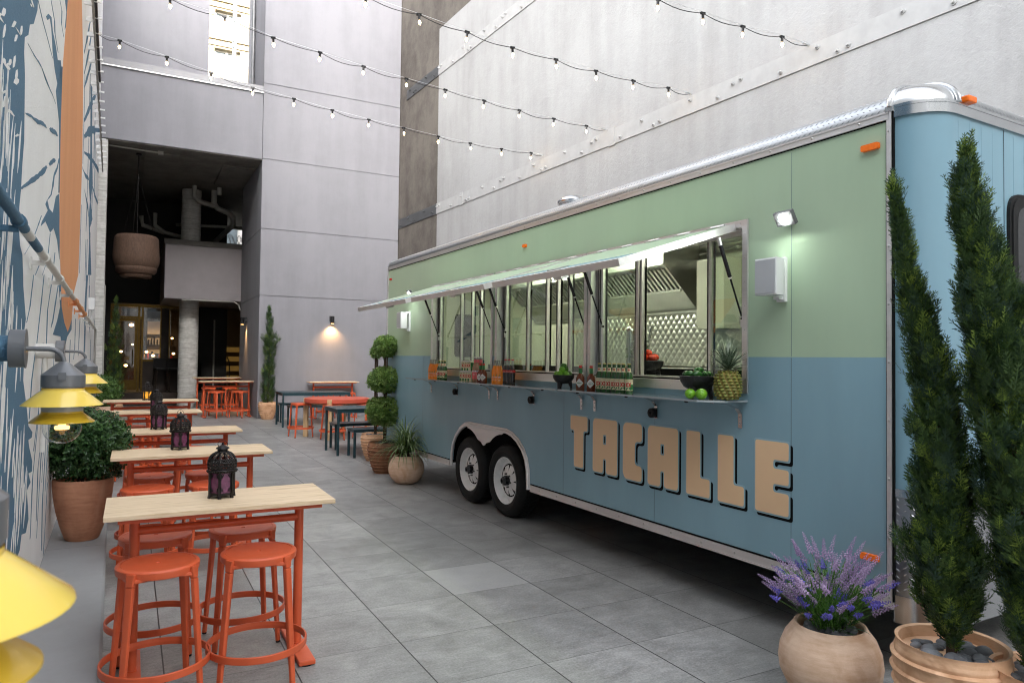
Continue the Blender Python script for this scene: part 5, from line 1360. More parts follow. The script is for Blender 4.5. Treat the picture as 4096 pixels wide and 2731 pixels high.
def frame_table(name, label, cat, x, y, L, D, h, group, leg=.045, tt=.03):
    t = thing(name, label, cat, (x, y, 0), 0, group)
    g = MB(); g.box(0, L, 0, D, h - .012, h); g.obj('seat' if h < .6 else 'tabletop', MT['teal'], t, .004)
    g = MB(); 
    for a, b, c, d in ((0.01, L - .01, .01, .045), (.01, L - .01, D - .045, D - .01), (.01, .045, .045, D - .045), (L - .045, L - .01, .045, D - .045)): g.box(a, b, c, d, h - .07 if h > .6 else h - .05, h - .0125)
    g.obj('apron', MT['teal'], t)
    for a in (.032, L - .032):
        for b in (.032, D - .032):
            g = MB(); g.tube([(a, b, 0), (a, b, h - .013)], leg / 2, 14); g.obj('leg', MT['teal'], t)
    return t
frame_table('dining_table', 'dark teal metal table by the topiary, nearer of two', 'table', 3.03, 11.72, 1.55, .86, .775, 'dark teal metal tables')
frame_table('dining_table', 'dark teal metal table near the grey wall, farther of two', 'table', 3.09, 16.88, 1.60, .88, .80, 'dark teal metal tables')
frame_table('bench', 'dark teal bench in front of the nearer teal table, beside the ribbed pots', 'bench', 3.21, 11.36, 1.35, .42, .46, 'dark teal benches')
frame_table('bench', 'dark teal bench pushed under the nearer teal table', 'bench', 3.19, 12.48, 1.35, .42, .46, 'dark teal benches')
frame_table('bench', 'dark teal bench tucked under the farther teal table on the camera side', 'bench', 3.32, 17.15, 1.35, .40, .48, 'dark teal benches')
frame_table('bench', 'dark teal bench behind the farther teal table by the grey wall', 'bench', 3.27, 18.15, 1.35, .40, .48, 'dark teal benches')

# floor bracket by the ledge
t = thing('floor_bracket', 'small grey steel angle bracket standing at the ledge edge beside the second table', 'bracket', (.04, 4.93, 0))
g = MB(); g.box(-.035, .035, -.004, .004, 0, .13); g.box(.031, .035, -.04, .004, 0, .13); g.box(-.035, .035, -.05, .004, 0, .004); g.obj('plate', MT['galv'], t, .002)

# ------------------------------------------------------------------ lanterns
def lantern(label, x, y, z, glass, sc=1, rz=0):
    t = thing('candle_lantern', label, 'lantern', (x, y, z), rz, 'pierced metal candle lanterns on the bar tables')
    t.scale = (sc, sc, sc)
    N = 6; r0 = .066
    def hp(r, a, zz): return Vector((r * cos(a), r * sin(a), zz))
    g = MB()
    for k in range(N):
        a = 2 * PI * k / N
        g.bar(hp(r0, a, .012), hp(r0, a, .145), .011, .008, 0, (cos(a), sin(a), 0))
        g.bar(hp(r0 + .001, a, .0), hp(r0 - .004, a, .03), .016, .012, 0, (cos(a), sin(a), 0))
        b = a + 2 * PI / N; ra = r0 * .985
        for zz, hgt in ((.022, .012), (.14, .010)): g.bar(hp(ra, a, zz), hp(ra, b, zz), .006, hgt, 0)
        # cut-out arch frame in each panel: corner scrolls
        for q in range(4):
            f0, f1 = .16, .84; zz0, zz1 = .03, .134
            pts = [(.12, .132), (.22, .112), (.30, .128)] if q == 0 else [(.88, .132), (.78, .112), (.70, .128)] if q == 1 else [(.12, .034), (.22, .055), (.30, .036)] if q == 2 else [(.88, .034), (.78, .055), (.70, .036)]
            P3 = [hp(ra, a, 0).lerp(hp(ra, b, 0), u) + Vector((0, 0, zz)) for u, zz in pts]; g.tube(P3, .0028, 5)
        g.tube([hp(ra, a, 0).lerp(hp(ra, b, 0), u) + Vector((0, 0, zz)) for u, zz in ((.14, .04), (.10, .085), (.14, .13))], .0022, 5)
        g.tube([hp(ra, a, 0).lerp(hp(ra, b, 0), u) + Vector((0, 0, zz)) for u, zz in ((.86, .04), (.90, .085), (.86, .13))], .0022, 5)
    g.add([hp(.062, 2 * PI * k / N, .016) for k in range(N)], [tuple(range(N))], 0)
    g.obj('frame', MT['iron'], t)
    g = MB()
    for k in range(N):
        a = 2 * PI * k / N; b = a + 2 * PI / N; r = .0615
        g.add([hp(r, a, .02), hp(r, b, .02), hp(r, b, .14), hp(r, a, .14)], [(0, 1, 2, 3)], 0)
    g.obj('coloured_glass', glass, t)
    # dome: ribs and pierced lattice
    g = MB()
    def dome(u):   # u 0..1 bottom to top
        zz = .152 + .095 * u; r = .070 * (1 - u ** 2.3) ** .62 + .022 * u; return r, zz
    g.tube([hp(.0735, 2 * PI * k / 36, .149) for k in range(36)], .0042, 6, 0, False, True)
    for k in range(36):
        a = 2 * PI * k / 36; g.tube([hp(.074, a, .151), hp(.078, a, .145), hp(.072, a, .137)], .0024, 4)
    for k in range(N * 2):
        a = 2 * PI * k / (N * 2); g.tube([hp(dome(u)[0], a, dome(u)[1]) for u in [i / 8 for i in range(9)]], .0030 if k % 2 else .0042, 5)
    for u in (.05, .22, .40, .60, .97): r, zz = dome(u); g.tube([hp(r, 2 * PI * k / 36, zz) for k in range(36)], .0028, 5, 0, False, True)
    for k in range(24):
        a = 2 * PI * k / 24
        for (u0, u1) in ((.05, .22), (.22, .40), (.40, .60)):
            for s in (-1, 1):
                r0_, z0_ = dome(u0); r1_, z1_ = dome(u1); g.tube([hp(r0_, a, z0_), hp(r1_, a + s * 2 * PI / 24, z1_)], .0024, 4)
    for k in range(12):
        a = 2 * PI * k / 12
        for s in (-1, 1): r0_, z0_ = dome(.60); r1_, z1_ = dome(.95); g.tube([hp(r0_, a, z0_), hp(r1_, a + s * PI / 12, z1_)], .003, 4)
    g.lathe([(.026, .246), (.026, .264), (.022, .266)], (0, 0, 0), 18)
    g.lathe([(.036, .262), (.033, .268), (.016, .278), (.006, .284), (.0001, .284)], (0, 0, 0), 12, wob=lambda a, z: .06 * cos(6 * a)); g.ball((0, 0, .289), .0065, 8, 6)
    g.obj('pierced_dome', MT['iron'], t)
    g = MB(); g.X = Matrix.Translation((.002, 0, .274)) @ Matrix.Rotation(R(65), 4, 'X'); g.tube([(.026 * cos(2 * PI * k / 20), .022 * sin(2 * PI * k / 20) + .012, 0) for k in range(20)], .0018, 5, 0, False, True); g.obj('ring_handle', MT['iron'], t)
lantern('purple glass lantern on the nearest bar table, the largest in view', .452, 4.15, .866, MT['purple_glass'], 1.0, .25)
lantern('purple glass lantern on the second bar table from the camera', .372, 6.40, .866, MT['purple_glass'], 1.04, .5)
lantern('purple glass lantern on the third bar table from the camera', .272, 8.22, .866, MT['purple_glass'], 1.06, .1)
lantern('purple glass lantern on the fourth bar table, half hidden behind another', .325, 11.0, .862, MT['purple_glass'], 1.06, .4)
lantern('amber yellow glass lantern on the farthest bar table', .27, 13.65, .862, MT['amber_glass'], 1.1, .8)

# ------------------------------------------------------------------ things on the serving shelf
SZ = 1.3885
FACE = R(222)     # direction the labels face (towards the yard)
def frame_at(p, s, z=SZ): return tw(p, s, z)
def btl_parts(kind):
    """returns list of (name, MB, mats)"""
    out = []
    def band(g, r, z0, z1, a0, a1, m, n=10):
        vs = [(r * cos(a0 + (a1 - a0) * i / n), r * sin(a0 + (a1 - a0) * i / n), z) for z in (z0, z1) for i in range(n + 1)]
        g.add(vs, [(i, i + 1, n + 2 + i, n + 1 + i) for i in range(n)], m, True)
    def mark(g, r, pts, m, w):   # strokes (angle offset*r, z) on the label, facing -x local
        for a, b in pts:
            A_ = Vector((a[0], a[1])); B_ = Vector((b[0], b[1])); d = (B_ - A_); nn = Vector((-d.y, d.x)).normalized() * w / 2; K = 4
            vs = []
            for i in range(K + 1):
                q = A_ + d * (i / K)
                for sg in (-1, 1):
                    u = q + nn * sg; an = PI + u.x / r; vs.append((r * cos(an), r * sin(an), u.y))
            g.add(vs, [(2 * i, 2 * i + 1, 2 * i + 3, 2 * i + 2) for i in range(K)], m, True)
    def X(c, z, h): return [((c - h * .55, z - h), (c + h * .55, z + h)), ((c - h * .55, z + h), (c + h * .55, z - h))]
    if kind == 'beer':
        g = MB(); g.lathe([(.0001, 0), (.028, 0), (.030, .004), (.030, .118), (.027, .134), (.017, .155), (.0135, .170), (.0125, .212), (.0135, .213), (.0135, .219)], seg=20); out.append(('glass', g, [MT['beer']]))
        g = MB(); g.lathe([(.0145, .213), (.0145, .221), (.012, .223), (.0001, .223)], seg=16); out.append(('cap', g, [MT['gold_ink']]))
        g = MB(); band(g, .0304, .018, .104, PI - 1.5, PI + 1.5, 0); band(g, .0306, .024, .064, PI + .35, PI + 1.45, 2, 5); band(g, .0175, .146, .148, 0, .1, 0, 1)
        g.lathe([(.0178, .155), (.0142, .170), (.0138, .188)], seg=16, mat=0)
        mark(g, .0308, X(-.011, .062, .016) + X(.011, .062, .016), 1, .0075); mark(g, .0308, [((-.018, .093), (.018, .093))], 3, .004); mark(g, .0148, X(-.004, .171, .008) + X(.005, .171, .008), 1, .004)
        mark(g, .0307, [((-.02, .022), (-.004, .040)), ((.02, .022), (.004, .040))], 2, .010)
        out.append(('label', g, [MT['cream'], MT['red_ink'], MT['green_ink'], MT['gold_ink']]))
    elif kind == 'orange':
        g = MB(); g.lathe([(.0001, 0), (.028, 0), (.030, .006), (.0295, .05), (.0275, .066), (.030, .085), (.0305, .110), (.027, .135), (.018, .162), (.0135, .178)], seg=20); out.append(('glass', g, [MT['soda_orange']]))
        g = MB(); g.lathe([(.0135, .178), (.0125, .222), (.0142, .224), (.0142, .232), (.0001, .234)], seg=16); out.append(('neck', g, [MT['bottle_clear']]))
        g = MB(); mark(g, .0302, [((-.014, .062), (.014, .062))], 0, .010); mark(g, .0303, [((-.006, .07), (-.002, .09)), ((.004, .07), (.006, .092)), ((-.001, .08), (.01, .078))], 1, .004); mark(g, .0304, [((-.012, .061), (.012, .061))], 2, .004); mark(g, .0303, [((-.012, .038), (.012, .038)), ((-.009, .03), (.009, .03))], 0, .002)
        out.append(('label', g, [MT['white_paper'], MT['green_ink'], MT['red_ink']]))
    elif kind == 'cola':
        g = MB(); g.lathe([(.0001, 0), (.027, 0), (.0295, .006), (.0275, .045), (.0265, .06), (.030, .095), (.031, .125), (.027, .155), (.016, .185)], seg=20); out.append(('glass', g, [MT['cola']]))
        g = MB(); g.lathe([(.016, .185), (.0128, .205), (.0125, .235)], seg=16); out.append(('neck', g, [MT['bottle_clear']]))
        g = MB(); g.lathe([(.0142, .234), (.0142, .243), (.012, .245), (.0001, .245)], seg=16); out.append(('cap', g, [MT['red_cap']]))
        g = MB(); g.lathe([(.0298, .104), (.0305, .112), (.0314, .125), (.0306, .138)], seg=20, mat=0); mark(g, .032, [((-.016, .118), (-.010, .130)), ((-.011, .122), (-.003, .120)), ((0, .118), (.004, .129)), ((.004, .121), (.014, .123))], 1, .0028)
        out.append(('label', g, [MT['red_ink'], MT['white_paper']]))
    elif kind == 'pink':
        g = MB(); g.lathe([(.0001, 0), (.030, 0), (.032, .004), (.032, .14), (.028, .165), (.018, .19), (.014, .205)], seg=20); out.append(('glass', g, [MT['pink']]))
        g = MB(); g.lathe([(.014, .205), (.0135, .252)], seg=16); out.append(('neck', g, [MT['bottle_clear']]))
        g = MB(); g.lathe([(.0148, .252), (.0148, .266), (.0001, .268)], seg=16); out.append(('cap', g, [MT['screw']]))
        g = MB(); band(g, .0324, .03, .105, PI - 1.4, PI + 1.4, 0); band(g, .0324, .105, .122, PI - 1.4, PI + 1.4, 1); g.lathe([(.0152, .205), (.0148, .238)], seg=14, mat=0); mark(g, .0327, [((-.012, .113), (.012, .113))], 2, .005); mark(g, .0328, [((-.012, .085), (.012, .085)), ((-.010, .07), (.010, .07))], 1, .003)
        out.append(('label', g, [MT['pink_ink'], MT['white_paper'], MT['blue_ink']]))
    elif kind == 'hot':
        g = MB(); g.lathe([(.0001, 0), (.034, 0), (.036, .005), (.036, .090), (.030, .110), (.017, .125), (.0145, .135)], seg=20); out.append(('glass', g, [MT['hot']]))
        g = MB(); g.lathe([(.0148, .128), (.0145, .178)], seg=16); out.append(('neck_wrap', g, [MT['green_ink']]))
        g = MB(); g.lathe([(.0135, .178), (.0135, .196), (.012, .199), (.0001, .199)], seg=16); out.append(('cap', g, [MT['red_cap']]))
        g = MB(); K = 8; r = .0365; vs = []
        for i in range(K + 1):
            u = -1 + 2 * i / K; hh = .036 * (1 - abs(u)) + .0004
            for sg in (-1, 1): an = PI + u * 1.02; vs.append((r * cos(an), r * sin(an), .055 + sg * hh))
        g.add(vs, [(2 * i, 2 * i + 1, 2 * i + 3, 2 * i + 2) for i in range(K)], 0, True); mark(g, .0369, [((-.020, .055), (-.014, .055)), ((-.010, .055), (-.003, .055)), ((.001, .055), (.008, .055)), ((.012, .055), (.019, .055))], 1, .008); mark(g, .0368, [((-.012, .068), (.012, .068)), ((-.012, .043), (.012, .043))], 2, .002)
        out.append(('label', g, [MT['white_paper'], MT['green_ink'], MT['red_ink']]))
    elif kind == 'carton':
        g = MB(); g.box(-.028, .028, -.028, .028, 0, .096, 0); g.prism([(-.028, .096), (.028, .096), (.012, .113), (-.012, .113)], lambda u, v, t: (t, u, v), -.028, .028, 1); out.append(('carton', g, [MT['cream'], MT['screw']]))
        g = MB()
        def fl(pts, m, w):
            for a, b in pts: g.bar((-.0285, -a[0], a[1]), (-.0285, -b[0], b[1]), w, .0008, m, (1, 0, 0)) if 0 else g.bar((-.0283, a[0], a[1]), (-.0283, b[0], b[1]), w, .0012, m, (1, 0, 0))
        fl(X(-.011, .058, .016) + X(.011, .058, .016), 0, .007); fl([((-.018, .086), (.018, .086))], 1, .005); g.box(-.0284, -.028, .004, .027, .003, .030, 1); g.box(-.027, .027, -.0284, -.028, .003, .09, 1)
        out.append(('print', g, [MT['red_ink'], MT['green_ink']]))
    return out
bproto = {}
def bottle(kind, p, s, label, group, z=SZ, turn=0):
    nm = {'beer': 'beer_bottle', 'orange': 'soda_bottle', 'cola': 'cola_bottle', 'pink': 'soda_bottle', 'hot': 'sauce_bottle', 'carton': 'drink_carton'}[kind]
    rz = R(222) - PI + turn + rnd.uniform(-.12, .12)
    if kind == 'carton': rz = R(28)
    loc = tw(p, s, z)
    if kind not in bproto:
        t = thing(nm, label, 'carton' if kind == 'carton' else 'bottle', loc, rz, group)
        for n_, g, ms in btl_parts(kind): g.obj(n_, ms, t)
        bproto[kind] = t
    else: dup(bproto[kind], loc, rz, label, group)
ORD = ['leftmost', 'second', 'third', 'fourth', 'fifth', 'sixth', 'rightmost']
for i, s in enumerate((8.04, 7.98, 7.92, 7.86)): bottle('orange', 3.43 + .006 * i, s, 'orange soda bottle at the far shelf end, %s of four' % ['leftmost', 'second', 'third', 'rightmost'][i], 'orange sodas at the far shelf end')
for i, s in enumerate((7.775, 7.705, 7.64)): bottle('beer', 3.43 + .004 * i, s, 'green beer bottle beside the far orange sodas, %s of three' % ['left', 'middle', 'right'][i], 'beers at the far shelf end')
for i, s in enumerate((7.10, 7.035, 6.97, 6.905)): bottle('carton', 3.42, s, 'cream carton with red crosses in the lower row of four, %s one' % ['leftmost', 'second', 'third', 'rightmost'][i], 'stacked cream cartons')
for i, s in enumerate((7.07, 7.005, 6.94)): bottle('carton', 3.425, s, 'cream carton with red crosses stacked in the upper row of three, %s one' % ['left', 'middle', 'right'][i], 'stacked cream cartons', SZ + .1135)
for i, s in enumerate((6.785, 6.72, 6.65)): bottle('pink', 3.41, s, 'tall pink soda bottle with silver cap, %s of three' % ['left', 'middle', 'right'][i], 'pink sodas')
for i, s in enumerate((6.585, 6.51)): bottle('hot', 3.37, s, 'brown hot sauce bottle with diamond label right of the pink sodas, %s of two' % ['left', 'right'][i], 'hot sauces by the pink sodas')
for i, s in enumerate((6.35, 6.29, 6.23)): bottle('orange', 3.41, s, 'orange soda bottle in the trio left of the dark colas, %s one' % ['left', 'middle', 'right'][i], 'orange sodas by the colas')
for i, s in enumerate((6.135, 6.07, 6.0)): bottle('cola', 3.42, s, 'dark cola bottle with red label, %s of three' % ['left', 'middle', 'right'][i], 'colas')
bottle('hot', 3.41, 4.84, 'brown hot sauce bottle standing right beside the bowl of limes', 'hot sauces by the lime bowl'); bottle('hot', 3.41, 4.69, 'brown hot sauce bottle standing left of the row of seven beers', 'hot sauces by the lime bowl')
for i, s in enumerate((4.59, 4.525, 4.462, 4.40, 4.342, 4.287, 4.218)): bottle('beer', 3.42, s, 'green beer bottle with red crosses in the row of seven, %s one' % (ORD[i] if i in (0, 6) else ORD[i] + ' from the left'), 'row of seven beers')

def molcajete(label, loc, r=.085):
    t = thing('stone_bowl', label, 'bowl', loc, 0, 'black three-legged stone bowls')
    g = MB(); k = r / .085
    g.lathe([(.0001, .035 * k), (.04 * k, .038 * k), (.066 * k, .055 * k), (.083 * k, .082 * k), (.086 * k, .105 * k), (.081 * k, .107 * k), (.076 * k, .085 * k), (.05 * k, .062 * k), (.0001, .055 * k)], seg=36, wob=lambda a, z: .02 * sin(11 * a + z * 90)); g.obj('bowl', MT['stone_bowl'], t)
    for q in range(3):
        a = R(200 + 120 * q); g = MB(); g.tube([(.052 * k * cos(a), .052 * k * sin(a), .052 * k), (.064 * k * cos(a), .064 * k * sin(a), 0)], [.017 * k, .009 * k], 10); g.obj('leg', MT['stone_bowl'], t)
    return t
molcajete('black stone bowl heaped with limes in the middle of the shelf', tw(3.415, 5.10, SZ), .092)
LP = [(-.045, -.01, .122), (.0, -.045, .118), (.045, -.02, .12), (.05, .03, .12), (0, .03, .12), (-.04, .04, .118), (-.02, -.01, .158), (.025, .01, .16), (.0, .0, .188)]
LW = ['left rim', 'front rim', 'right front rim', 'right back', 'hidden middle back', 'left back', 'left of the second layer', 'right of the second layer', 'top of the heap']
for (a, b, c), w in zip(LP, LW):
    q = tw(3.415, 5.10, SZ); g = MB(); g.ball((0, 0, 0), .028, 16, 10, 0, (1, 1, 1.12), Matrix.Rotation(rnd.uniform(0, 3), 3, 'X'))
    o = g.obj('lime', MT['lime_dk'] if rnd.random() < .6 else MT['lime']); o.location = (q.x + a, q.y + b, q.z + c); tag(o, 'lime in the stone bowl at mid shelf, ' + w, 'lime', 'limes heaped in the bowl')
molcajete('black stone bowl filled with green peppers beside the pineapple', tw(3.43, 3.51, SZ), .118)
PW = ['pointing left at the left rim', 'left front', 'centre front', 'right front', 'at the right rim', 'back left', 'back centre', 'back right', 'on top left', 'on top right']
for i in range(10):
    q = tw(3.43, 3.51, SZ); a = 2 * PI * i / 8; rad = .068 if i < 8 else .02
    g = MB(); d = rnd.uniform(0, 6.28); ln = rnd.uniform(.028, .036)
    pts = [(-ln * cos(d), -ln * sin(d), 0), (-ln * .6 * cos(d), -ln * .6 * sin(d), .004), (0, 0, .007), (ln * cos(d), ln * sin(d), 0), (ln * 1.5 * cos(d), ln * 1.5 * sin(d), -.006)]
    g.tube(pts, [.014, .021, .022, .015, .004], 12); g.tube([pts[0], (-ln * 1.5 * cos(d), -ln * 1.5 * sin(d), .008)], [.005, .003], 6)
    o = g.obj('green_pepper', MT['pepper']); o.location = (q.x + rad * cos(a), q.y + rad * sin(a), q.z + (.155 if i < 8 else .182)); tag(o, 'shiny green pepper in the bowl by the pineapple, ' + PW[i], 'pepper', 'green peppers in the bowl')
for s, p, r, w in ((3.445, 3.30, .034, 'left one in front of the pepper bowl'), (3.36, 3.315, .036, 'right one in front of the pepper bowl'), (3.41, 3.37, .034, 'rear one between the two front limes')):
    g = MB(); g.ball((0, 0, 0), r, 24, 16, 0, (1.08, 1, .98)); g.ball((-r * .8, -r * .75, 0), .005, 6, 4); o = g.obj('lime', MT['lime']); q = tw(p, s, SZ + r * .97); o.location = q; tag(o, 'bright green loose lime on the shelf, ' + w, 'lime', 'three loose limes')
# pineapple
PA = tw(3.42, 3.235, SZ)
t = thing('pineapple', 'ripe pineapple standing at the right end of the serving shelf', 'pineapple', PA)
def prof(z): u = z / .19; return .072 * (max(0.0, 1 - abs(2 * u - 1) ** 3.2)) ** .38 * (1 - .08 * u) + .012
g = MB(); g.lathe([(.0001, 0)] + [(prof(.19 * k / 16) * .96, .19 * k / 16) for k in range(17)] + [(.0001, .192)], seg=36); g.obj('flesh', MT['pine_skin'], t)
g = MB()
for j in range(10):
    for k in range(13):
        a = 2 * PI * (k + (.5 if j % 2 else 0)) / 13 + j * .12; z = .013 + j * .0183; r = prof(z)
        c = Vector((r * cos(a), r * sin(a), z)); n_ = Vector((cos(a), sin(a), (z - .095) * 4)).normalized(); tt = Vector((-sin(a), cos(a), 0)); ub = n_.cross(tt)
        w = .0165 * r / .08; h = .0105
        vs = [c + tt * w * x + ub * h * y for x, y in ((1, 0), (.5, .9), (-.5, .9), (-1, 0), (-.5, -.9), (.5, -.9))] + [c + n_ * .006 + tt * w * x * .5 + ub * h * y * .5 for x, y in ((1, 0), (.5, .9), (-.5, .9), (-1, 0), (-.5, -.9), (.5, -.9))] + [c + n_ * .0115 - ub * .002]
        g.add(vs, [(i, (i + 1) % 6, 6 + (i + 1) % 6, 6 + i) for i in range(6)], 0, True); g.add(vs, [(6 + i, 6 + (i + 1) % 6, 12) for i in range(6)], 1 if (j * 5 + k) % 3 else 0, False)
g.obj('scales', [MT['pine_eye'], MT['pine_skin']], t)
def blade(g, base, d, L, w, droop, mat=0, n=7, fold=.25, mat2=None, rr=None):
    """arching ribbon leaf; d = initial direction"""
    rr = rr or rnd
    base = Vector(base); d = Vector(d).normalized(); side = d.cross(Vector((0, 0, 1)))
    if side.length < .05: side = Vector((1, 0, 0))
    side.normalize(); p = base.copy(); vs = []; st = L / n
    for i in range(n + 1):
        t = i / n; ww_ = w * (1 - t ** 2.2) * (.55 + .9 * t * (1 - t) * 1.8 + .2) * .8
        upn = side.cross(d).normalized()
        vs += [p - side * ww_ + upn * ww_ * fold, p, p + side * ww_ + upn * ww_ * fold]
        p = p + d * st; d = (d + Vector((0, 0, -droop * st * (.4 + 1.6 * t)))).normalized()
    fs = []; 
    for i in range(n): a = 3 * i; fs += [(a, a + 1, a + 4, a + 3), (a + 1, a + 2, a + 5, a + 4)]
    if mat2 is None: g.add(vs, fs, mat, True)
    else:
        g.add(vs, fs, mat, True)
        # pale margins
        vs2 = []
        for i in range(n + 1): a = 3 * i; vs2 += [vs[a], vs[a].lerp(vs[a + 1], .35) + Vector((0, 0, .0006)), vs[a + 2], vs[a + 2].lerp(vs[a + 1], .35) + Vector((0, 0, .0006))]
        f2 = []
        for i in range(n): a = 4 * i; f2 += [(a, a + 1, a + 5, a + 4), (a + 2, a + 3, a + 7, a + 6)]
        g.add(vs2, f2, mat2, True)
g = MB()
for k in range(54):
    a = k * 2.4; u = k / 54; L = .05 + .13 * (1 - abs(u - .45) * 1.3); el = R(12 + 72 * u)
    d = (cos(a) * cos(el), sin(a) * cos(el), sin(el)); blade(g, (.018 * cos(a) * (1 - u), .018 * sin(a) * (1 - u), .185 + .05 * u), d, L, .0125, 9 * (1 - u) - 2.5, 0 if k < 48 or k % 2 else 1, 6)
for k in range(4): a = k * 1.7 + .4; blade(g, (0, 0, .22), (cos(a) * .22, sin(a) * .22, 1), .19, .013, -.5, 1, 6)
g.obj('crown', [MT['pine_leaf'], MT['pine_leaf_lit']], t)
# bowl of tomatoes inside
TBw = tw(3.98, 4.66, 1.4715)
molcajete('black stone bowl of tomatoes and parsley inside the trailer behind the window', TBw, .13)
for i, (a, b, c, w) in enumerate(((-.06, -.02, .19, 'left'), (.0, -.055, .185, 'front'), (.055, -.02, .19, 'right'), (.04, .045, .19, 'back right'), (-.03, .05, .188, 'back left'), (0, 0, .225, 'top'))):
    g = MB(); g.ball((0, 0, 0), .038, 16, 10, 0, (1, 1, .85)); o = g.obj('tomato', MT['tomato']); o.location = (TBw.x + a, TBw.y + b, TBw.z + c); tag(o, 'red tomato in the bowl inside the trailer, %s one' % w, 'tomato', 'tomatoes in the bowl')
t = thing('parsley_bunch', 'bunch of leafy green parsley behind the tomatoes inside the trailer', 'herbs', tw(4.0, 4.80, 1.4715)); g = MB()
for k in range(150):
    a = rnd.uniform(0, 6.28); r = rnd.uniform(0, .12); c = Vector((r * cos(a), r * sin(a), .20 + rnd.uniform(0, .13) - r * .4)); d = Vector((rnd.uniform(-1, 1), rnd.uniform(-1, 1), rnd.uniform(-.2, 1))).normalized()
    s_ = d.cross(Vector((.3, .2, 1))).normalized() * .010; g.add([c - s_, c + d * .022, c + s_, c - d * .006], [(0, 1, 2, 3)], 0)
g.obj('leaves', MT['leaf_box'], t); g = MB()
for k in range(14): a = k * .45; g.tube([(0, 0, 0), (.02 * cos(a), .02 * sin(a), .1), (.07 * cos(a), .07 * sin(a), .24)], .002, 4)
g.obj('stem', MT['grass_leaf'], t)
# ------------------------------------------------------------------ plants
def pebbles(parent, R0, z, n, size, mat, seed):
    rr = random.Random(seed); g = MB()
    for k in range(n):
        a = rr.uniform(0, 6.28); r = R0 * math.sqrt(rr.uniform(.05, .92)); s = size * rr.uniform(.65, 1.3)
        rot = (Matrix.Rotation(rr.uniform(0, 3.1), 3, 'Z') @ Matrix.Rotation(rr.uniform(-.5, .5), 3, 'X'))
        g.ball((r * cos(a), r * sin(a), z + rr.uniform(-.006, .018)), s, 14, 9, 0, (1.25, .9, .62), rot, .05, rr)
    g.lathe([(.0001, 0), (R0, 0)], (0, 0, z - .012), 24, 1)
    o = g.obj('pebbles', [mat, MT['soil']], parent); o['kind'] = 'stuff'
def pot(parent, kind, r, h, mat):
    if kind == 'sphere': pr = [(.0001, 0), (r * .45, 0), (r * .62, h * .05), (r * .84, h * .2), (r * .97, h * .38), (r, h * .52), (r * .97, h * .68), (r * .87, h * .84), (r * .72, h * .965), (r * .70, h * .995), (r * .67, h), (r * .635, h * .985), (r * .62, h * .93), (r * .66, h * .84), (.0001, h * .83)]
    elif kind == 'tall': pr = [(.0001, 0), (r * .52, 0), (r * .58, h * .04), (r * .74, h * .25), (r * .87, h * .48), (r * .96, h * .72), (r * .99, h * .88), (r, h * .97), (r * .985, h * .995), (r * .95, h), (r * .90, h * .99), (r * .88, h * .9), (.0001, h * .88)]
    else:
        pr = [(.0001, 0), (r * .58, 0)]; N = 60; nr = 9
        for k in range(N + 1):
            u = k / N; base = r * (.60 + .40 * sin(min(1, u * 1.12) * PI / 2) ** .9) * (1 - .05 * max(0, u - .8) * 5)
            saw = (u * nr) % 1
            rib = .018 * r / .25 * (saw ** 1.6) if u < .95 else 0
            pr.append((base + rib - .008, h * (.01 + .97 * u)))
        pr += [(r * .93, h), (r * .87, h * .99), (r * .85, h * .9), (.0001, h * .89)]
    g = MB(); g.lathe(pr, (0, 0, 0), 64); return g.obj('pot', mat, parent)
def leafball(g, c, rad, n, ls, mat, seed, sc=(1, 1, 1), fill=.55, lumps=.12, curl=.3):
    rr = random.Random(seed); c = Vector(c)
    lobes = [(Vector((rr.gauss(0, 1), rr.gauss(0, 1), rr.gauss(0, 1))).normalized(), rr.uniform(-lumps * .6, lumps)) for _ in range(16)]
    for k in range(n):
        d = Vector((rr.gauss(0, 1), rr.gauss(0, 1), rr.gauss(0, 1))).normalized()
        b = sum(w * max(0, d.dot(l)) ** 6 for l, w in lobes)
        r = rad * (1 + b) * (rr.uniform(fill, 1.0) ** .5 if rr.random() < .85 else rr.uniform(.95, 1.08))
        p = c + Vector((d.x * sc[0], d.y * sc[1], d.z * sc[2])) * r
        # twig of 3-4 leaves pointing outwards-up
        ax = (d + Vector((rr.uniform(-.5, .5), rr.uniform(-.5, .5), rr.uniform(0, .7)))).normalized()
        s0 = ax.cross(Vector((rr.uniform(-1, 1), rr.uniform(-1, 1), rr.uniform(-1, 1)))).normalized(); s1 = ax.cross(s0)
        L = ls * rr.uniform(.7, 1.25)
        for q in range(4):
            an = q * 2.1 + rr.uniform(0, 1); o = (s0 * cos(an) + s1 * sin(an)); ld = (ax * rr.uniform(.4, .9) + o).normalized(); wd = ld.cross(ax).normalized() * L * .30
            b0 = p + ax * (q * L * .28); m = b0 + ld * L * .5; n_ = wd.cross(ld).normalized() * L * curl * .3
            g.add([b0, m + wd + n_, b0 + ld * L, m - wd + n_], [(0, 1, 2), (0, 2, 3)], mat)
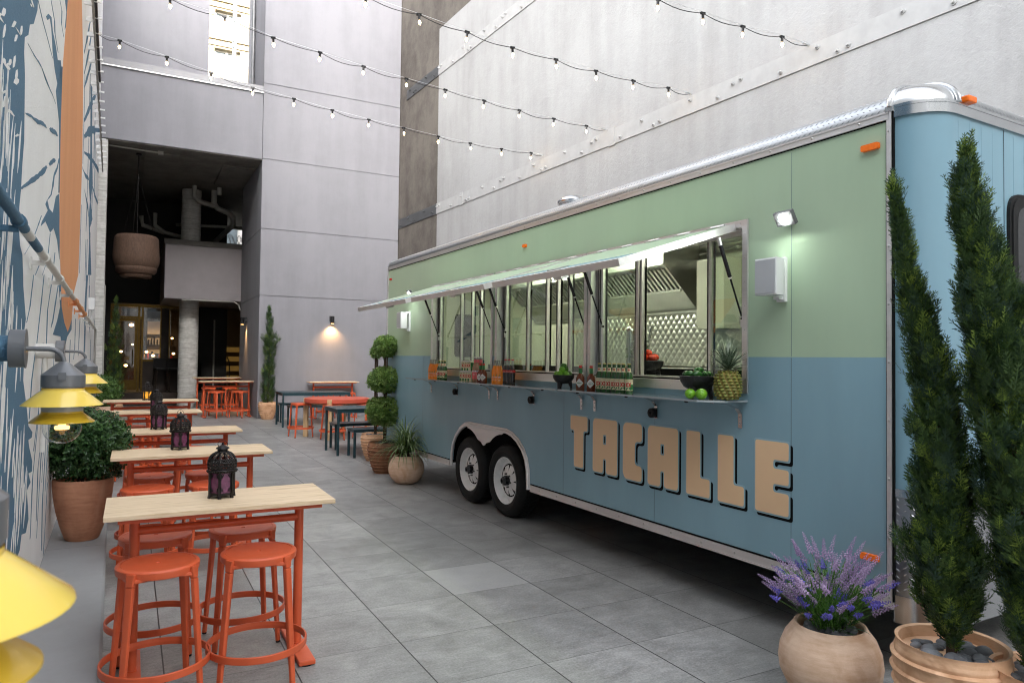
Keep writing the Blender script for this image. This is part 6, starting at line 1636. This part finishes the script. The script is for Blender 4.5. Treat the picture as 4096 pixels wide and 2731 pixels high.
def frond(g, base, d, L, rr, mats):
    """flat feathery conifer spray"""
    d = Vector(d).normalized(); s = d.cross(Vector((rr.uniform(-.4, .4), rr.uniform(-.4, .4), 1))).normalized(); up = s.cross(d)
    mat = mats[0] if rr.random() < .62 else (mats[1] if rr.random() < .45 else mats[2])
    p = Vector(base); n = 6; st = L / n; cur = d.copy(); w0 = L * .018
    for i in range(n):
        t = i / n; q = p + cur * st; w = w0 * (1 - .6 * t) + .0011
        g.add([p - s * w, q - s * w * .8, q + s * w * .8, p + s * w], [(0, 1, 2, 3)], mat)
        for sg in (-1, 1):
            bl = L * (.46 * (1 - t) + .14) * rr.uniform(.7, 1.1); bd = (cur * .85 + s * sg * .75 + up * rr.uniform(-.35, .35)).normalized(); bs = up.cross(bd).normalized()
            ww_ = bl * .055 + .0009; e = p + bd * bl; m = p + bd * bl * .5
            g.add([p, m - bs * ww_, e, m + bs * ww_], [(0, 1, 2, 3)], mat)
            for u, sg2 in ((.3, 1), (.45, -1), (.62, 1), (.75, -1)):
                tb = p + bd * bl * u; td = (bd * .8 + bs * sg2 * .7).normalized(); tl = bl * .30 * (1.2 - u); ts = up.cross(td).normalized() * (tl * .13 + .0007)
                g.add([tb, tb + td * tl * .55 - ts, tb + td * tl, tb + td * tl * .55 + ts], [(0, 1, 2, 3)], mat)
        cur = (cur + Vector((0, 0, .10)) + s * rr.uniform(-.08, .08)).normalized(); p = q
def cypress(parent, prof_, n, L, seed, lean, z0):
    """prof_: [(z, radius, offset)] ; lean: unit vector for the axis offset"""
    rr = random.Random(seed); g = MB(); lean = Vector(lean)
    zs = [q[0] for q in prof_]; A_ = []
    def at(z):
        for (a, ra, oa), (b, rb, ob) in zip(prof_, prof_[1:]):
            if a <= z <= b: t = (z - a) / (b - a); return ra + (rb - ra) * t, oa + (ob - oa) * t
        return prof_[-1][1], prof_[-1][2]
    # weight by radius
    tot = 0; samples = []
    lob = [(rr.uniform(zs[0], zs[-1]), rr.uniform(0, 6.28), rr.uniform(.12, .42)) for _ in range(44)]
    for k in range(n):
        while True:
            z = rr.uniform(zs[0], zs[-1]); r, o = at(z)
            if rr.random() < (r + .03) / (.03 + max(q[1] for q in prof_)): break
        a = rr.uniform(0, 6.28); m = 1
        for lz, la, lw in lob:
            dd = ((z - lz) / .12) ** 2 + ((math.atan2(sin(a - la), cos(a - la))) / .7) ** 2
            if dd < 1: m += lw * (1 - dd)
        m -= .26 * (sin(z * 17 + a * 2) > .25)
        u = rr.uniform(.35, 1.0) ** .6; rad = r * m * u
        c = lean * o + Vector((cos(a) * rad, sin(a) * rad, z))
        out = Vector((cos(a), sin(a), 0)); el = rr.uniform(.7, 1.6)
        d = (out * rr.uniform(.5, 1.0) + Vector((0, 0, el)) + Vector((rr.uniform(-.3, .3), rr.uniform(-.3, .3), 0))).normalized()
        frond(g, c - d * L * .45, d, L * rr.uniform(.55, 1.15), rr, (0, 1, 2))
    top = prof_[-1]
    for k in range(10):
        frond(g, lean * top[2] + Vector((rr.uniform(-.01, .01), rr.uniform(-.01, .01), top[0] - .05 + .006 * k)), (rr.uniform(-.3, .3), rr.uniform(-.3, .3), 1), L * .9, rr, (0, 1, 2))
    g.obj('foliage', [MT['cyp_a'], MT['cyp_b'], MT['cyp_c']], parent)
    g = MB(); pts = [lean * at(z)[1] * (1 if z > zs[0] else 1) + Vector((0, 0, z)) for z in [z0, zs[0]] + [zs[0] + (zs[-1] - zs[0]) * k / 8 for k in range(1, 8)]]
    pts[0] = Vector((0, 0, z0)); g.tube(pts, [max(.004, .022 * (1 - i / 9)) for i in range(len(pts))], 8); g.obj('trunk', MT['bark'], parent)
LEAN = Vector((.883, -.469, 0))
# big cypress 1
t = thing('potted_cypress', 'tall slender cypress in a wide ribbed terracotta pot, left of the two nearest trees', 'potted tree', (2.985, 1.72, 0))
pot(t, 'rib', .222, .50, MT['terra_rib']); pebbles(t, .150, .445, 40, .030, MT['pebble'], 3)
cypress(t, [(.50, .03, 0), (.60, .085, -.005), (.78, .122, -.012), (1.13, .120, -.03), (1.40, .098, -.045), (1.62, .082, -.07), (1.70, .072, -.10), (1.85, .06, -.135), (2.03, .038, -.18), (2.21, .026, -.205), (2.36, .01, -.235)], 2900, .092, 11, LEAN, .44)
# big cypress 2
t = thing('potted_cypress', 'taller dark cypress at the right edge of the frame, its pot mostly cut off', 'potted tree', (3.10, 1.43, 0))
pot(t, 'rib', .20, .47, MT['terra_rib']); pebbles(t, .135, .42, 30, .030, MT['pebble'], 5)
cypress(t, [(.46, .03, -.02), (.60, .10, -.04), (.85, .125, -.055), (1.15, .14, -.09), (1.45, .142, -.14), (1.75, .135, -.185), (1.95, .105, -.235), (2.05, .08, -.25), (2.19, .07, -.285), (2.33, .045, -.30), (2.46, .01, -.30)], 4000, .094, 23, LEAN, .42)
# back cypress
t = thing('potted_cypress', 'slim dark cypress with a bushy shoulder in a striped pot against the grey wall', 'potted tree', (3.17, 19.32, 0))
pot(t, 'rib', .235, .45, MT['terra_rib'])
cypress(t, [(.42, .14, 0), (.7, .19, 0), (1.2, .17, .02), (1.8, .13, .02), (2.0, .22, .03), (2.12, .26, .05), (2.22, .12, .02), (2.5, .09, .02), (2.75, .05, .0), (2.85, .02, 0)], 620, .17, 31, LEAN, .4)
t = thing('potted_cypress', 'dark cypress in a striped pot standing in shadow beside the left jamb', 'potted tree', (-.36, 20.6, 0))
pot(t, 'rib', .22, .42, MT['terra_rib'])
cypress(t, [(.42, .18, 0), (.8, .24, 0), (1.4, .20, 0), (2.1, .13, 0), (2.7, .07, 0), (3.0, .02, 0)], 520, .18, 41, LEAN, .4)

# leafy shrubs on the ledge
t = thing('potted_shrub', 'round leafy shrub in a tall plain terracotta pot on the ledge by the second table', 'potted plant', (-.315, 6.74, .14))
pot(t, 'tall', .218, .49, MT['terra_red'])
g = MB(); leafball(g, (0, -.02, .80), .285, 2600, .034, 0, 77, (1, 1, .80), .35, .30); leafball(g, (.12, -.1, .62), .15, 420, .034, 0, 78, (1.1, 1, .7), .3, .3); leafball(g, (-.1, -.05, .62), .15, 300, .034, 0, 79, (1.1, 1, .7), .3, .3); g.obj('foliage', MT['leaf_dark'], t)
g = MB()
for k in range(7): a = k * .9; g.tube([(.03 * cos(a), .03 * sin(a), .42), (.07 * cos(a), .07 * sin(a), .6), (.14 * cos(a), .14 * sin(a), .8)], [.011, .008, .004], 6)
g.lathe([(.0001, .43), (.19, .43)], seg=20); g.obj('trunk', MT['bark'], t)
t = thing('potted_shrub', 'small round shrub in a pale terracotta pot on the ledge near the far tables', 'potted plant', (-.46, 15.5, .14))
pot(t, 'tall', .25, .52, MT['terra_pale'])
g = MB(); leafball(g, (0, 0, .82), .27, 900, .045, 0, 87, (1, 1, .95), .5, .2); leafball(g, (.1, 0, .66), .14, 150, .045, 0, 88); g.obj('foliage', MT['leaf_box'], t)
g = MB(); g.tube([(0, 0, .4), (0, 0, .8)], .02, 8); g.lathe([(.0001, .46), (.22, .46)], seg=20); g.obj('trunk', MT['bark'], t)

# three-ball topiary
def topiary(label, x, y, potr, poth, potmat, balls, n, seed, top=True):
    t = thing('potted_topiary', label, 'potted tree', (x, y, 0))
    pot(t, 'rib', potr, poth, potmat); pebbles(t, potr * .66, poth * .90, 30, .034, MT['pebble_dark'] if potmat is MT['terra_dark'] else MT['pebble'], seed)
    for i, (z, r, sx) in enumerate(balls):
        g = MB(); leafball(g, (0, 0, 0), r, int(n * (r / .25) ** 2), .030, 0, seed + i, (sx, sx, .94), .42, .12, .5); o = g.obj('leaf_ball', MT['leaf_top'], t); o.location = (0, 0, z)
    g = MB(); zt = balls[-1][0]
    for k in range(5):
        a = k * 1.26 + .3
        pts = [(.012 * cos(a), .012 * sin(a), poth * .85)]
        for (z, r, sx), (z2, r2, sx2) in zip(balls, balls[1:] + balls[-1:]):
            pts += [(.02 * cos(a), .02 * sin(a), z - r * .9), (.055 * cos(a), .055 * sin(a), z - r * .55), (.03 * cos(a), .03 * sin(a), z), (.02 * cos(a), .02 * sin(a), z + r * .8)]
        g.tube(pts[:-1], .0105, 6)
    g.obj('trunk', MT['bark'], t); return t
topiary('three-ball topiary in a dark ribbed terracotta pot at the far corner of the trailer', 3.225, 9.80, .245, .44, MT['terra_dark'], [(.855, .192, 1.2), (1.325, .172, 1.2), (1.80, .142, 1.22)], 3300, 101)
t = topiary('pale ribbed pot with a topiary trunk hidden behind the dark ribbed pot', 3.47, 11.02, .235, .43, MT['terra_rib'], [(.86, .125, 1.0), (1.28, .115, 1.0), (1.72, .085, 1.0)], 2600, 131)

# spider plant
t = thing('potted_spider_plant', 'pale striped arching spider plant in a round terracotta pot by the trailer corner', 'potted plant', (3.215, 8.86, 0))
pot(t, 'sphere', .235, .36, MT['terra_pale']); pebbles(t, .112, .325, 18, .024, MT['pebble_dark'], 9)
g = MB(); rr = random.Random(5)
for k in range(230):
    a = rr.uniform(0, 6.28); el = rr.uniform(.25, 1.4); d = (cos(a) * cos(el), sin(a) * cos(el), sin(el)); b = (rr.uniform(-.06, .06), rr.uniform(-.06, .06), .36 + rr.uniform(0, .14))
    blade(g, b, d, rr.uniform(.38, .64), .0095, rr.uniform(3.0, 5.8), 0, 9, .35, 1 if rr.random() < .75 else None, rr)
g.obj('leaves', [MT['blade'], MT['blade_edge']], t)
g = MB()
for k in range(6): a = k; g.tube([(.03 * cos(a), .03 * sin(a), .32), (.045 * cos(a), .045 * sin(a), .5)], .011, 6)
g.obj('stem', MT['bark'], t)

# lavender
t = thing('potted_lavender', 'bushy lilac and violet lavender in a round pale terracotta pot before the trailer', 'potted plant', (3.02, 2.32, 0))
pot(t, 'sphere', .236, .37, MT['terra_pale']); pebbles(t, .112, .335, 26, .024, MT['pebble'], 19)
rr = random.Random(15); g = MB(); fl = MB(); fv = MB(); st = MB()
for k in range(120):
    a = rr.uniform(0, 6.28); sp = rr.uniform(.0, 1) ** .6; el = R(87 - 44 * sp); L = rr.uniform(.15, .36) * (1.1 - .12 * sp)
    d = Vector((cos(a) * cos(el), sin(a) * cos(el), sin(el))); p = Vector((rr.uniform(-.05, .05), rr.uniform(-.05, .05), .33)); pts = [p.copy()]
    for i in range(6): p = p + d * (L / 6); d = (d + Vector((cos(a) * .05, sin(a) * .05, -.03)) + Vector((rr.uniform(-.04, .04), rr.uniform(-.04, .04), 0))).normalized(); pts.append(p.copy())
    if k % 3 != 2: pass
    st.tube(pts, .0016, 4, 0, False)
    vio = rr.random() < .36; m = fv if vio else fl; SL = rr.uniform(.045, .075) if vio else rr.uniform(.09, .15)
    q = pts[-1].copy(); sd = d.cross(Vector((.2, .1, 1))).normalized(); su = sd.cross(d); N = 22 if vio else 40
    for i in range(N):
        u = i / N; an = i * 2.4; rad = (.0125 if vio else .0135) * (1 - .75 * u); o = sd * cos(an) + su * sin(an); c = q + d * (SL * u) + o * rad * .75; f = .0072 * (1.15 - .7 * u)
        x = o * f; y = d.cross(o) * f * .8; zz = d * f * .8
        m.add([c + x * 1.3, c + y + zz * .5, c - y + zz * .5, c + zz * 1.3, c - zz * .8, c - x * .5], [(0, 1, 3), (0, 3, 2), (0, 4, 1), (0, 2, 4), (5, 3, 1), (5, 2, 3)])
for k in range(1100):
    a = rr.uniform(0, 6.28); r = rr.uniform(.01, .11); z = .36 + rr.uniform(0, .21); el = rr.uniform(.3, 1.3); rr2 = r + (z - .36) * .55
    blade(g, (rr2 * cos(a), rr2 * sin(a), z), (cos(a + rr.uniform(-.8, .8)) * cos(el), sin(a + rr.uniform(-.8, .8)) * cos(el), sin(el)), rr.uniform(.05, .10), .0030, rr.uniform(2, 14), 0, 4, .3, None, rr)
for k in range(26):
    a = rr.uniform(-2.2, .6); el = rr.uniform(.1, .9); blade(g, (.08 * cos(a), .08 * sin(a), .35 + rr.uniform(0, .1)), (cos(a) * cos(el), sin(a) * cos(el), sin(el)), rr.uniform(.07, .12), .011, 6, 1, 5, .2, None, rr)
g.obj('leaves', [MT['grass_leaf'], MT['grey_leaf']], t); st.obj('stems', MT['grass_leaf'], t); fl.obj('lilac_flower', MT['lilac'], t); fv.obj('violet_flower', MT['violet'], t)

# ------------------------------------------------------------------ light, sky, camera
w = bpy.data.worlds.new('World'); scene.world = w; w.use_nodes = True; nt = w.node_tree
sky = nt.nodes.new('ShaderNodeTexSky'); sky.sky_type = 'NISHITA'; sky.sun_disc = False
SUN_EL = R(18); SUN_AZ = R(188)      # sun behind the camera, the added rear building keeps it off the yard
sky.sun_elevation = SUN_EL; sky.sun_rotation = SUN_AZ; sky.air_density = 1.0; sky.dust_density = 3.0; sky.ozone_density = 1.0
bg = nt.nodes['Background']; bg.inputs[1].default_value = SKY
hs = nt.nodes.new('ShaderNodeHueSaturation'); hs.inputs['Saturation'].default_value = .26     # sky blue toned down for neutral whites
nt.links.new(sky.outputs[0], hs.inputs['Color']); nt.links.new(hs.outputs[0], bg.inputs[0])
l = bpy.data.lights.new('sun', 'SUN'); l.energy = 2.4; l.angle = R(.5); l.color = (1, .95, .86)
o = bpy.data.objects.new('sun', l); COL.objects.link(o)
# sky sun_rotation is measured clockwise from +Y; the lamp shines along -direction
sd = Vector((sin(SUN_AZ) * cos(SUN_EL), cos(SUN_AZ) * cos(SUN_EL), sin(SUN_EL)))
o.rotation_euler = sd.to_track_quat('Z', 'Y').to_euler()
cam = bpy.data.cameras.new('camera'); cam.lens = 24.9; cam.sensor_width = 36; cam.clip_start = .05; cam.clip_end = 500
cam.dof.use_dof = True; cam.dof.focus_distance = 4.6; cam.dof.aperture_fstop = 7.1
co = bpy.data.objects.new('camera', cam); COL.objects.link(co); scene.camera = co
yaw, pitch, roll = 0.49348317, 0.02552643, 0.0119564
f = Vector((sin(yaw) * cos(pitch), cos(yaw) * cos(pitch), sin(pitch))); r = Vector((cos(yaw), -sin(yaw), 0)); u = r.cross(f)
r2 = r * cos(roll) + u * sin(roll); u2 = u * cos(roll) - r * sin(roll)
co.matrix_world = Matrix(((r2.x, u2.x, -f.x, 0), (r2.y, u2.y, -f.y, 0), (r2.z, u2.z, -f.z, 1.63), (0, 0, 0, 1)))
vs_ = scene.view_settings; vs_.view_transform = 'Standard'; vs_.look = 'None'; vs_.exposure = EXPO; vs_.gamma = 1; vs_.use_curve_mapping = False
scene.cycles.max_bounces = 8; scene.cycles.diffuse_bounces = 5; scene.cycles.glossy_bounces = 4; scene.cycles.transmission_bounces = 6; scene.cycles.transparent_max_bounces = 16
scene.cycles.caustics_reflective = False; scene.cycles.caustics_refractive = False
scene.cycles.sample_clamp_indirect = 6
scene.cycles.filter_width = 1.1
